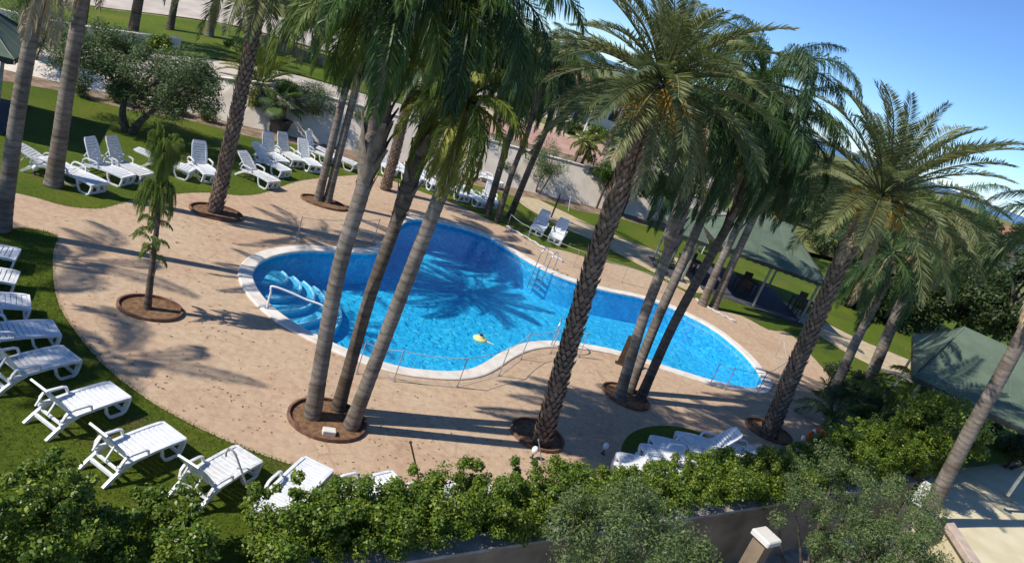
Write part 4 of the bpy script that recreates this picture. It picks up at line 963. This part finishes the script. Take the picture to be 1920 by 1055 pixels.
# dense planting at the right, below the gazebo
def bush(px, py, z, y, rx, rz, label, mat, seed, n=40, per=300, leaf=.1):
    c = A(px, py, y); base = Vector((c.x, c.y, z)); root = thing('leafy_bush', base, label, 'bush', 'bushes at the right')
    C, R = clumps((0, 0, c.z - z), rx, rx, rz, n, .22, .45, seed, .15); limbs(root, (0, 0, 0), C[:10], .05, seed=seed, name='stem'); put('foliage', leaves(C, R, per, leaf, mat), root)
bush(1770, 800, 0, 21.5, 1.3, .9, 'bright leafy bush left of the leaning grey trunk', 'hedge_leaf', 31)
bush(1660, 790, 0, 24.0, 1.5, .7, 'dark bush behind the hedge at the right', 'tree_leaf', 32)
bush(1600, 720, 0, 27.0, 1.2, .5, 'low dark bush at the feet of the right background palms', 'tree_leaf', 33, 25)
for i, (px, py, h, L, cnt, fm, lb) in enumerate([(1548, 800, .4, 1.6, 12, 'frond_queen', 'feathery young palm at the right end of the deck'), (1640, 800, .7, 1.9, 14, 'frond_queen', 'feathery palm clump behind the hedge at the right'),
                                             (1700, 770, .9, 1.9, 14, 'frond_yellow', 'yellow green palm clump in front of the right gazebo'), (1760, 745, 1.0, 1.5, 10, 'frond_yellow', 'bright arching palm leaves against the right gazebo roof'), (1590, 770, .5, 1.5, 10, 'frond_dark', 'dark feathery palm between the right hedge and deck')]):
    small_palm('palm_clump', G(px, py), h, L, cnt, fm, lb, 90 + i, 'soft', .1, (80, 5), group='palm clumps at the right')
# trees behind the gazebo and on the skyline
def big_tree(px, py, y, z0, rx, rz, label, seed, mat='tree_leaf', n=46, per=330, leaf=.22, cr=(.55, 1.1)):
    c = A(px, py, y); base = Vector((c.x, c.y, z0)); tree('broad_tree', base, [Vector((.1, 0, max(.6, c.z - z0 - rz * .4)))], (Vector((0, 0, c.z - z0)), rx, rx, rz), n, cr, per, leaf, mat, label, group='dark trees at the back', seed=seed, r0=.22, elong=1.9)
for i, a in enumerate([(1640, 560, 44, 0, 2.6, 1.8, 'dark tree behind the right date palm crown'), (1740, 560, 46, 0, 3.0, 2.2, 'dark tree behind the drooping pale crown'), (1830, 560, 44, 0, 3.0, 2.0, 'dark tree above the right gazebo roof'),
                       (1905, 560, 40, 0, 2.4, 2.0, 'dark tree at the right edge above the gazebo'), (1590, 470, 62, 0, 3.4, 2.6, 'far dark tree just right of the green gazebo'), (1900, 470, 70, 0, 4.0, 2.2, 'far tree at the right edge below the sea'),
                       (1800, 440, 85, 0, 4.5, 2.4, 'far tree left of the white house'), (1500, 380, 75, 0, 4.0, 3.2, 'far tree behind the right trio crowns'), (1330, 330, 85, 1, 4.5, 2.6, 'far tree behind the big front crown'), (1560, 385, 90, 0, 5.0, 3.2, 'far tree behind the gap between the right trio and right date palm'), (1660, 425, 100, 0, 5.0, 3.0, 'far tree behind the right date palm crown'), (1740, 452, 110, 0, 5.0, 2.8, 'distant tree below the right date palm fronds')]):
    big_tree(*a, seed=120 + i)
for i, (s, d, r_, lb) in enumerate([(12, 22, 3.0, 'tree on the upper terrace behind the white post'), (2, 28, 3.4, 'tree at the top behind the three back palms'), (-6, 33, 3.6, 'tree at the top centre behind the hanging fronds'), (22, 20, 3.2, 'tree on the terrace right of the white post'), (36, 16, 3.5, 'tree on the terrace behind the big date palm'), (-16, 36, 3.2, 'far tree at the top edge left of centre'),
                                    (52, 20, 4.2, 'far terrace tree behind the right crowns'), (12, 40, 4.0, 'distant tree low on the skyline at top centre')]):
    c = RW(s, d); z = terr(c.x, c.y); tree('broad_tree', Vector((c.x, c.y, z)), [Vector((0, 0, 1.6))], (Vector((0, 0, 2.4)), r_, r_, 1.6), 40, (.5, 1.0), 300, .22, 'tree_leaf', lb, group='trees on the upper terrace', seed=140 + i, r0=.2, elong=1.9)
for i, (s, d, r_, lb) in enumerate([(5.5, 12.6, .8, 'yellow green bush left of the white post'), (8.2, 12.4, .9, 'yellow green bush right of the white post'), (-24, 6.6, .5, 'clipped bush by the end of the low white wall'), (-20, 7.0, .7, 'low dark bush on the upper lawn behind the olive')]):
    c = RW(s, d); z = terr(c.x, c.y); root = thing('terrace_bush', (c.x, c.y, z), lb, 'bush', 'bushes on the upper terrace'); C, R = clumps((0, 0, r_ * .7), r_ * 1.4, r_, r_ * .7, 16, .25, .45, 160 + i, .1)
    limbs(root, (0, 0, 0), C[:5], .04, seed=i, name='stem'); put('foliage', leaves(C, R, 220, .13, 'hedge_leaf'), root)

# ------------------------------------------------------------------ gazebos
def gazebo(a, b, depth, z, rise, label, posts=True, floor=True, furn=0, over=.35, ridge=.35, fz=0.0):
    a = Vector(a); b = Vector(b); d = (b - a); d.z = 0; W = d.length; d.normalize(); nb = Vector((-d.y, d.x, 0)); c = (a + b) / 2 + nb * depth / 2
    root = thing('gazebo', (c.x, c.y, 0), label, 'gazebo', 'green canvas gazebos', rz=math.atan2(d.y, d.x)); hw, hd = W / 2, depth / 2; rl = hw * ridge
    m = MB(); n = 8
    eav = [(-hw, -hd), (hw, -hd), (hw, hd), (-hw, hd)]; rid = [(-rl, 0), (rl, 0), (rl, 0), (-rl, 0)]
    th = .05
    for lift in (0, -th):
        for k in range(4):
            for i in range(n + 1):
                t = i / n; sag = -.12 * math.sin(math.pi * t) * rise * .6
                m.v.append((eav[k][0] + (rid[k][0] - eav[k][0]) * t, eav[k][1] + (rid[k][1] - eav[k][1]) * t, z + rise * t + sag + lift))
    def ix(l, k, i): return l * 4 * (n + 1) + k * (n + 1) + i
    for k in range(4):
        k2 = (k + 1) % 4
        for i in range(n):
            m.f.append((ix(0, k, i), ix(0, k2, i), ix(0, k2, i + 1), ix(0, k, i + 1))); m.f.append((ix(1, k2, i), ix(1, k, i), ix(1, k, i + 1), ix(1, k2, i + 1)))
        m.f.append((ix(0, k2, 0), ix(0, k, 0), ix(1, k, 0), ix(1, k2, 0)))
    rf = m.build('roof', 'canvas_green', root)
    m = MB()
    for k in range(4):
        p, q = Vector((*eav[k], z)), Vector((*eav[(k + 1) % 4], z)); u = (q - p).normalized(); wv = Vector((u.y, -u.x, 0)) * .006
        seg = 14
        for i in range(seg):
            x0, x1 = p.lerp(q, i / seg) + wv, p.lerp(q, (i + 1) / seg) + wv; h = .16
            b_ = len(m.v); m.v += [tuple(x0), tuple(x1), tuple(x1 - Vector((0, 0, h))), tuple((x0 + x1) / 2 - Vector((0, 0, h * 1.25))), tuple(x0 - Vector((0, 0, h)))]; m.f.append((b_, b_ + 4, b_ + 3, b_ + 2, b_ + 1))
    m.build('valance', 'dark_metal', rf)
    def on_roof(k, u, i):      # point on face k, u along the eave
        t = i / n; k2 = (k + 1) % 4; a_ = [eav[k][j] + (rid[k][j] - eav[k][j]) * t for j in (0, 1)]; b_ = [eav[k2][j] + (rid[k2][j] - eav[k2][j]) * t for j in (0, 1)]
        return Vector((a_[0] + (b_[0] - a_[0]) * u, a_[1] + (b_[1] - a_[1]) * u, z + rise * t - .12 * math.sin(math.pi * t) * rise * .6 + .006))
    for k in range(4):
        for u in (0, .34, .67):
            m = MB(); m.tube([on_roof(k, u, i) for i in range(n + 1)], .022 if u == 0 else .012, 5); m.build('seam', 'canvas_seam', rf)
    m = MB()
    for k in range(4): m.tube([Vector((*eav[k], z - .03)), Vector((*rid[k], z + rise - .09))], .03, 6)
    for k in range(4): m.tube([Vector((eav[k][0] * .95, eav[k][1] * .95, z - .09)), Vector((eav[(k + 1) % 4][0] * .95, eav[(k + 1) % 4][1] * .95, z - .09))], .035, 6)
    m.build('frame', 'dark_metal', root)
    for x, y in [(-hw + over, -hd + over), (0, -hd + over), (hw - over, -hd + over), (-hw + over, hd - over), (0, hd - over), (hw - over, hd - over)]:
        m = MB(); m.box((x, y, (z - .05) / 2), (.09, .09, z - .05)); p = m.build('post', 'post_grey', root)
        m = MB(); m.box((x, y, .03), (.22, .22, .06)); m.build('foot_plate', 'dark_metal', p)
    if floor: m = MB(); m.box((0, 0, .02), (W - .2, depth - .2, .04)); m.build('floor_slab', 'dark_floor', root)
    return root, c, d, nb
ga, gb = G(1352, 462, 2.35), G(1556, 536, 2.35)
r1, c1, d1, n1 = gazebo(ga, gb, 6.0, 2.35, 1.75, 'green hipped canvas gazebo behind the far pool edge')
gazebo(G(1290, 440, 2.35) - Vector((.5, 0, 0)), G(1346, 458, 2.35) - Vector((.4, .2, 0)) * 0 + Vector((-.45, -.2, 0)), 3.2, 2.25, 1.1, 'second small green gazebo roof showing between the right trio trunks')
gazebo(G(1712, 704, 2.4), G(1990, 838, 2.4), 7.5, 2.4, 1.7, 'large green canvas gazebo at the right edge', ridge=.55, floor=False)
gl = G(27, 112, 2.45)
gazebo(gl + Vector((-4.6, -2.4, 0)), gl, 4.2, 2.45, 1.2, 'green gazebo at the left edge, only its corner in view')
# tables and chairs under the gazebo
def garden_table(c, rz, label, grp):
    root = thing('garden_table', c, label, 'table', grp, rz)
    m = MB(); m.bevbox((0, 0, .72), (1.2, .8, .04), .02); m.build('tabletop', 'dark_wood', root)
    for x in (-.5, .5):
        for y in (-.3, .3): m = MB(); m.box((x, y, .35), (.06, .06, .70)); m.build('leg', 'dark_wood', root)
def garden_chair(c, rz, label, grp):
    root = thing('garden_chair', c, label, 'chair', grp, rz)
    m = MB(); m.bevbox((0, 0, .44), (.46, .46, .04), .015); m.build('seat', 'dark_wood', root)
    m = MB(); m.bevbox((-.22, 0, .72), (.04, .46, .42), .015); m.build('backrest', 'dark_wood', root)
    for x in (-.2, .2):
        for y in (-.2, .2): m = MB(); m.box((x, y, .21), (.045, .045, .42)); m.build('leg', 'dark_wood', root)
ang = math.atan2(d1.y, d1.x)
for i in range(3):
    q = c1 + d1 * (-3.2 + 3.2 * i) + n1 * -.6; garden_table((q.x, q.y, .04), ang, ['dark table under the green gazebo, left of the front post', 'dark table under the green gazebo, middle one', 'dark table under the green gazebo, right one'][i], 'tables under the gazebo')
    for k, (dx, dn, rz) in enumerate([(-.3, -.75, math.pi / 2), (.3, .75, -math.pi / 2)]):
        p = q + d1 * dx + n1 * dn; garden_chair((p.x, p.y, .04), ang + rz, ('dark chair in front of ' if k == 0 else 'dark chair behind ') + ['the left gazebo table', 'the middle gazebo table', 'the right gazebo table'][i], 'chairs under the gazebo')

# ------------------------------------------------------------------ pool fence, ladders, rails
def pool_fence(px, label, h=0.85, net=True):
    pts = [G(a, b, 0.012) for a, b in px]; o0 = pts[0]; root = thing('safety_fence', o0, label, 'fence', 'thin cord fences round the pool')
    for p in pts:
        q = p - o0; m = MB(); m.tube([q, q + Vector((0, 0, h))], .014, 6); po = m.build('post', 'fence_post', root)
        m = MB(); m.tube([q, q + Vector((0, 0, .02))], .05, 8); m.build('foot_plate', 'fence_post', po)
    for i in range(len(pts) - 1):
        a, b = pts[i] - o0, pts[i + 1] - o0
        for z, sag, rr_ in ((h - .02, .05, .009), (.06, .01, .007)):
            m = MB(); m.tube([a.lerp(b, t / 6) + Vector((0, 0, z - sag * math.sin(math.pi * t / 6))) for t in range(7)], rr_, 5, False); m.build('cord', 'cord', root)
        if not net: continue
        m = MB(); m.v = [tuple(a + Vector((0, 0, .07))), tuple(b + Vector((0, 0, .07)))] + [tuple(b.lerp(a, t / 6) + Vector((0, 0, h - .03 - .05 * math.sin(math.pi * t / 6)))) for t in range(7)]; m.f = [tuple(range(len(m.v)))]; m.build('net', 'net', root)
pool_fence([(668, 700), (738, 714), (857, 725), (935, 704), (976, 673), (1032, 662), (1085, 668)], 'thin post and cord fence along the near edge of the pool')
pool_fence([(1330, 722), (1358, 730), (1418, 738), (1460, 712), (1452, 670)], 'thin fence round the pointed right end of the pool')
pool_fence([(555, 452), (640, 455), (700, 452)], 'thin fence posts behind the left pool bay')
pool_fence([(948, 432), (985, 458), (1075, 500), (1165, 530), (1240, 548)], 'fence posts along the far pool edge', .8, False)
# rolled fence netting lying along the far deck
def roll(px, label, r_=.05):
    pts = [G(a, b, .05) for a, b in px]; o0 = Vector((pts[0].x, pts[0].y, .012)); m = MB(); P = bez_path([p - o0 for p in pts], 24)
    m.tube([p + Vector((0, 0, .02 * math.sin(i * 1.7))) for i, p in enumerate(P)], [r_ * (1 + .15 * math.sin(i * 2.1)) for i in range(25)], 7); ob_ = m.build('rolled_net', 'cord', None, True, loc=o0); tag(ob_, label, 'rolled net', 'rolled fence netting')
roll([(950, 424), (985, 444), (1020, 465), (1055, 490)], 'grey rolled netting by the far pool edge under the three back palms')
roll([(1304, 560), (1335, 580), (1380, 603)], 'grey rolled netting by the far pool edge near the gazebo pair')
def ladder(px, inward, label, w=.5):
    b = G(*px, 0.06); d = Vector((*inward, 0)).normalized(); s = Vector((-d.y, d.x, 0)); root = thing('pool_ladder', b, label, 'ladder', 'steel pool ladders')
    for k in (-1, 1):
        o_ = s * (k * w / 2); m = MB(); m.tube(bez_path([o_ - d * .30, o_ - d * .28 + Vector((0, 0, .55)), o_ - d * .02 + Vector((0, 0, .82)), o_ + d * .30 + Vector((0, 0, .60)), o_ + d * .36 + Vector((0, 0, -.1)), o_ + d * .38 + Vector((0, 0, -1.0))], 26), .021, 7); m.build('handrail', 'steel', root, True)
    for z in (-.3, -.55, -.8): m = MB(); m.box(d * .37 + Vector((0, 0, z)), (.1, w, .03), Matrix.Rotation(math.atan2(d.y, d.x), 3, 'Z')); m.build('tread', 'steel', root)
ladder((1022, 502), (-.45, -.9), 'steel ladder at the far edge of the pool')
ladder((1050, 646), (.1, 1), 'steel ladder at the near edge left of the big date palm trunk')
# handrail into the step bay
a, b = G(506, 560, .8), G(597, 608, .45); b = Vector((b.x, b.y, .35)); f0 = G(500, 578, .05)
root = thing('pool_handrail', f0, 'white handrail leading down into the left pool bay', 'handrail')
m = MB(); m.tube(bez_path([Vector((0, 0, 0)), Vector((0, 0, .45)), Vector((.02, .03, .62)), Vector((.75, .25, .50)), Vector((1.45, .40, .30)), Vector((1.55, .42, -.9))], 30), .028, 8); m.build('rail', 'rail_white', root, True)
m = MB(); m.tube([(0, 0, -.03), (0, 0, .012)], .06, 10); m.build('flange', 'steel', root)
# floating dispenser
c = G(900, 635, -.09); root = thing('pool_float', (c.x, c.y, -.14), 'pale yellow float with a dark knob drifting in the pool', 'float')
m = MB(); n = 18
prof = [(.0, .0), (.17, .0), (.22, .04), (.22, .07), (.17, .11), (.08, .12), (.075, .16), (0, .165)]
for r_, z in prof:
    for j in range(n): m.v.append((r_ * math.cos(2 * math.pi * j / n), r_ * math.sin(2 * math.pi * j / n), z))
for i in range(len(prof) - 1):
    for j in range(n): m.f.append((i * n + j, i * n + (j + 1) % n, (i + 1) * n + (j + 1) % n, (i + 1) * n + j))
m.build('body', 'yellow_float', root, True)
m = MB(); m.tube([(0, 0, .15), (0, 0, .21)], [.06, .05], 10); m.build('cap', 'dark_metal', root)
m = MB(); m.tube([(0.18, 0, .06), (.30, -.04, .055), (.42, -.03, .05)], .02, 6); m.build('tail', 'yellow_float', root)

# ------------------------------------------------------------------ small things
def globe_lamp(px, label, z=0.012, h=.16):
    b = G(*px, z); root = thing('globe_lamp', b, label, 'garden lamp', 'small white garden lamps')
    m = MB(); m.tube([(0, 0, 0), (0, 0, .03), (0, 0, h)], [.06, .02, .018], 8); m.build('stem', 'dark_metal', root)
    m = MB(); m.sphere((0, 0, h + .06), .075, 12, 8, 1.25); m.build('globe', 'globe', root, True)
    m = MB(); m.tube([(0, 0, h - .02), (0, 0, h + .02)], [.05, .06], 8); m.build('collar', 'globe', root)
globe_lamp((997, 858), 'small white lamp by the shaded ring of the big date palm')
globe_lamp((1130, 850), 'small white lamp left of the small grass patch')
globe_lamp((1500, 832), 'small white lamp left of the orange lifebuoy')
globe_lamp((1574, 834), 'small white lamp right of the orange lifebuoy')
globe_lamp((64, 328), 'small white lamp by the left gazebo shadow', 0.0)
def stake(px_b, px_t, label, r_=.016, hook=False, mat='fence_post', z=0.0, name='metal_stake'):
    b = G(*px_b, z); t = A(*px_t, b.y) - b; root = thing(name, b, label, 'stake', 'thin stakes and posts'); m = MB()
    m.tube([Vector((0, 0, 0)), t], r_, 6); m.build('shaft', mat, root)
    if hook:
        u = Vector((t.x, 0, t.z)).normalized(); m = MB(); m.tube([t, t + u * .06 + Vector((-.03, 0, 0)), t + u * .08 + Vector((-.10, 0, 0)), t + u * .02 + Vector((-.15, 0, -.04)), t + Vector((-.15, 0, -.10))], r_, 6); m.build('hook', mat, root)
    else: m = MB(); m.tube([t, t + t.normalized() * .04], [r_ * 1.7, r_ * 1.2], 8); m.build('cap', mat, root)
stake((470, 930), (442, 852), 'hooked metal stick leaning beside a sunlit lounger', .018, True)
stake((785, 896), (770, 830), 'thin brown stake standing on the deck edge left of centre', .02, False, 'dark_wood')
stake((1016, 868), (1010, 826), 'short thin rod beside the white lamp by the big palm', .012)
stake((864, 950), (866, 892), 'short brown post rising from the hedge', .03, False, 'dark_wood')
stake((1033, 408), (1050, 365), 'thin dark post on the grass by the path behind the shaded pair', .05, False, 'dark_wood')
stake((1066, 396), (1070, 370), 'thin short post on the grass by the cream wall', .04, False, 'cord')
# brown wooden shower column by the right trio
b = G(1162, 682, .012); root = thing('shower_column', b, 'dark brown wooden column standing at the pool edge behind the right trio', 'shower')
t = A(1178, 628, b.y) - b; m = MB(); m.box((0, 0, t.z / 2), (.20, .08, t.z)); m.build('column', 'dark_wood', root)
m = MB(); m.tube([(0, 0, t.z - .1), (0, -.12, t.z - .06), (0, -.2, t.z - .1)], .018, 6); m.build('spout', 'steel', root)
m = MB(); m.box((0, 0, .02), (.32, .2, .04)); m.build('base_plate', 'dark_wood', root)
# lifebuoy
b = G(1518, 850, .012); root = thing('lifebuoy_stand', b, 'orange red lifebuoy hanging on a pale stake behind the hedge', 'lifebuoy')
m = MB(); m.tube([(.14, .06, 0), (.20, .06, 1.05)], .035, 6); m.build('stake', 'dead_leaf', root)
m = MB(); P = [Vector((math.cos(q) * .27, -.02 - .05 * math.cos(q), .52 + .30 * math.sin(q))) for q in [2 * math.pi * i / 28 for i in range(29)]]; m.tube(P, .06, 8); rg = m.build('ring', 'orange', root, True)
for k in range(4):
    q = math.pi / 4 + k * math.pi / 2; a0 = [Vector((math.cos(v) * .27, -.02 - .05 * math.cos(v), .52 + .30 * math.sin(v))) for v in (q - .12, q, q + .12)]; m = MB(); m.tube(a0, .064, 8); m.build('band', 'globe', rg)
# white garden chair-like table by the path
b = G(1306, 470); root = thing('side_table', b, 'small white table on the grass between the right trio trunks', 'table')
m = MB(); m.bevbox((0, 0, .62), (.7, .7, .05), .02); m.build('tabletop', 'plastic', root)
for x in (-.28, .28):
    for y in (-.28, .28): m = MB(); m.box((x, y, .3), (.05, .05, .6)); m.build('leg', 'plastic', root)
# lamp post on the terrace
c = RW(6.4, 12.0); z = terr(c.x, c.y); root = thing('lamp_post', (c.x, c.y, z), 'pale post standing on the upper terrace beside the yellow bushes', 'post')
m = MB(); m.tube([(0, 0, 0), (0, 0, .1), (0, 0, .12), (0, 0, 3.0)], [.16, .16, .08, .06], 8); m.build('shaft', 'house_white', root)
m = MB(); m.tube([(0, 0, 2.95), (0, 0, 3.05), (0, 0, 3.3), (0, 0, 3.4)], [.08, .16, .18, .05], 10); m.build('lantern', 'globe', root)
# pillar with a white cap in front of the brown wall
c = G(1440, 1000, .1); c.z = -1.7; root = thing('gate_pillar', c, 'brown pillar with a bright white angled cap below the hedge', 'pillar', rz=.68); root.scale = (.78, .78, .97)
m = MB(); m.box((0, 0, .85), (.46, .46, 1.7)); m.build('shaft', 'brown_wall', root)
m = MB(); m.bevbox((0, 0, 1.77), (.66, .66, .14), .03); m.build('cap', 'house_white', root)
# cream court at the lower right
CZ = -.55
cp = [G(1700, 935, CZ), G(1832, 815, CZ), G(1908, 872, CZ), G(2150, 960, CZ), G(2150, 1250, CZ), G(1900, 1180, CZ), G(1770, 980, CZ)]
root = thing('court_slab', (cp[2].x, cp[2].y, CZ - 1.15), 'pale cream concrete court with palm shadows at the lower right', 'terrace slab'); o0 = root.location
v, f = sheet([Vector((q.x - o0.x, q.y - o0.y)) for q in cp], 1.15); m = MB(); m.add(v, f); k = len(cp)
lp = [Vector((q.x - o0.x, q.y - o0.y)) for q in cp]; strip_mesh(m, lp, [(lp, 1.15), (lp, 0.0)]); m.build('slab', 'court', root)
def rim(a, b, h, w, mat):
    a = Vector(a) - Vector((o0.x, o0.y, CZ)); b = Vector(b) - Vector((o0.x, o0.y, CZ)); d = b - a; m = MB(); m.bevbox((a + b) / 2 + Vector((0, 0, 1.15 + h / 2)), (d.length, w, h), .02, Matrix.Rotation(math.atan2(d.y, d.x), 3, 'Z')); m.build('rim', mat, root)
rim(cp[1], cp[2], .25, .3, 'court'); rim(cp[6], cp[5], .2, .35, 'pink_rim')
# dark shrubs and red plants behind the court
bush(1905, 835, -1.0, 27.5, 1.2, .5, 'dark reddish bush at the right edge behind the cream court', 'tree_leaf', 36, 24)
# white bench-like box by the leaning trunk
b = G(1728, 930, 0); root = thing('vent_box', (b.x, b.y, -.2), 'small white louvred box at the foot of the leaning grey trunk', 'box', rz=.9)
m = MB(); m.bevbox((0, 0, .30), (.62, .35, .6), .02); m.build('body', 'plastic_dirty', root)
for k in range(3): m = MB(); m.box((-.18 + .18 * k, -.178, .34), (.1, .012, .22)); m.build('slot', 'dark_metal', root)
# white house on the skyline
c = A(1868, 437, 120); root = thing('white_house', (c.x, c.y, -2), 'white house with a tiled roof far off at the right', 'house', rz=.5)
m = MB(); m.box((0, 0, (c.z + 2) / 2), (8, 6, c.z + 2)); m.build('wall', 'house_white', root)
m = MB(); hz = c.z + 2; m.v = [(-4.3, -3.3, hz + .01), (4.3, -3.3, hz + .01), (4.3, 3.3, hz + .01), (-4.3, 3.3, hz + .01), (-4.3, 0, hz + 1.6), (4.3, 0, hz + 1.6)]; m.f = [(0, 1, 5, 4), (2, 3, 4, 5), (0, 4, 3), (1, 2, 5), (3, 2, 1, 0)]; m.build('roof', 'roof_tile', root)
for x in (-2.4, 0, 2.4): m = MB(); m.box((x, -3.01, hz - 1.6), (1.0, .06, 1.2)); m.build('window', 'glass_dark', root)
c = RW(20, 34); z = terr(c.x, c.y); root = thing('white_house', (c.x, c.y, z), 'low white house with brown roof behind the terrace trees', 'house', rz=.6)
m = MB(); m.box((0, 0, 1.5), (9, 6, 3)); m.build('wall', 'house_white', root)
m = MB(); m.v = [(-4.9, -3.4, 3.01), (4.9, -3.4, 3.01), (4.9, 3.4, 3.01), (-4.9, 3.4, 3.01), (-3.5, 0, 4.5), (3.5, 0, 4.5)]; m.f = [(0, 1, 5, 4), (2, 3, 4, 5), (0, 4, 3), (1, 2, 5), (3, 2, 1, 0)]; m.build('roof', 'roof_tile', root)
for x in (-3, 0, 3): m = MB(); m.box((x, -3.01, 1.6), (1.1, .06, 1.2)); m.build('window', 'glass_dark', root)
# ragged grass along the deck edge and on the near lawn
def grass():
    P = []
    n = len(deck_loop)
    for i in range(n):
        a, b = deck_loop[i], deck_loop[(i + 1) % n]; L = (b - a).length
        if a.y > 30 or abs(a.x) > 14: continue
        k = int(L * 130)
        t = RS.rand(k)[:, None]; nn = np.array([(b - a).y, -(b - a).x]) / max(L, 1e-6)
        P.append(np.array([a.x, a.y]) * (1 - t) + np.array([b.x, b.y]) * t + nn * RS.uniform(-.03, .05, (k, 1)))
    k = 90000; q = np.stack([RS.uniform(-12.5, 3, k), RS.uniform(7.5, 17, k)], 1)
    def ins(pts):
        c = np.zeros(len(pts), bool); j = n - 1
        for i in range(n):
            xi, yi, xj, yj = deck_loop[i].x, deck_loop[i].y, deck_loop[j].x, deck_loop[j].y
            if yi != yj: c ^= ((yi > pts[:, 1]) != (yj > pts[:, 1])) & (pts[:, 0] < (xj - xi) * (pts[:, 1] - yi) / (yj - yi) + xi)
            j = i
        return c
    dw = (q[:, 0] - WLO.x) * WLN.x + (q[:, 1] - WLO.y) * WLN.y
    q = q[(~ins(q)) & (dw > .3)]
    P = np.concatenate(P + [q]); k = len(P)
    a = RS.rand(k) * 6.283; h = RS.uniform(.02, .06, k); w_ = RS.uniform(.004, .010, k); ln = RS.uniform(.0, .04, (k, 2))
    b0 = np.stack([P[:, 0] + np.cos(a) * w_, P[:, 1] + np.sin(a) * w_, np.zeros(k)], 1); b1 = np.stack([P[:, 0] - np.cos(a) * w_, P[:, 1] - np.sin(a) * w_, np.zeros(k)], 1)
    tp = np.stack([P[:, 0] + (ln[:, 0] - .02) * 1.5, P[:, 1] + (ln[:, 1] - .02) * 1.5, h], 1)
    me = np_mesh('grass', np.stack([b0, b1, tp], 1).reshape(-1, 3), np.arange(3 * k), 3, 'grass_blade')
    o = put('grass', me); tag(o, 'short green grass on the near lawn and along the deck edge', 'grass', kind='stuff')
grass()
# fallen leaf bits and dates on the deck
def litter():
    c = []
    for (x, y, r_, k) in ((-2.2, 12.6, 2.6, 260), (1.9, 14.6, 2.2, 180), (-7.3, 14.2, 2.4, 220), (-4.5, 12.2, 2.6, 240), (5, 19.4, 2, 120), (-9, 20, 2.6, 160), (-7, 24, 2.2, 100), (0, 12.4, 3, 160)):
        k = int(k * .5); c.append(np.stack([RS.normal(x, r_ * .6, k), RS.normal(y, r_ * .6, k)], 1))
    P = np.concatenate(c); n = len(deck_loop); ok = np.zeros(len(P), bool); j = n - 1
    def ins(pts, lp):
        q = np.zeros(len(pts), bool); j = len(lp) - 1
        for i in range(len(lp)):
            xi, yi, xj, yj = lp[i].x, lp[i].y, lp[j].x, lp[j].y
            if yi != yj: q ^= ((yi > pts[:, 1]) != (yj > pts[:, 1])) & (pts[:, 0] < (xj - xi) * (pts[:, 1] - yi) / (yj - yi) + xi)
            j = i
        return q
    P = P[ins(P, deck_loop) & ~ins(P, pool_out)]; k = len(P); a = RS.rand(k) * 6.283; L = RS.uniform(.015, .05, k); W = RS.uniform(.008, .02, k)
    t = np.stack([np.cos(a), np.sin(a)], 1); b = np.stack([-t[:, 1], t[:, 0]], 1)
    def v(q, z): return np.concatenate([q, np.full((k, 1), z)], 1)
    V = np.stack([v(P - t * L[:, None], .016), v(P + b * W[:, None], .024), v(P + t * L[:, None], .018), v(P - b * W[:, None], .022)], 1).reshape(-1, 3)
    o = put('leaf_litter', np_mesh('leaf_litter', V, np.arange(4 * k), 4, 'soil')); tag(o, 'brown bits of fallen leaves and fruit scattered on the deck', 'leaf litter', kind='stuff')
litter()
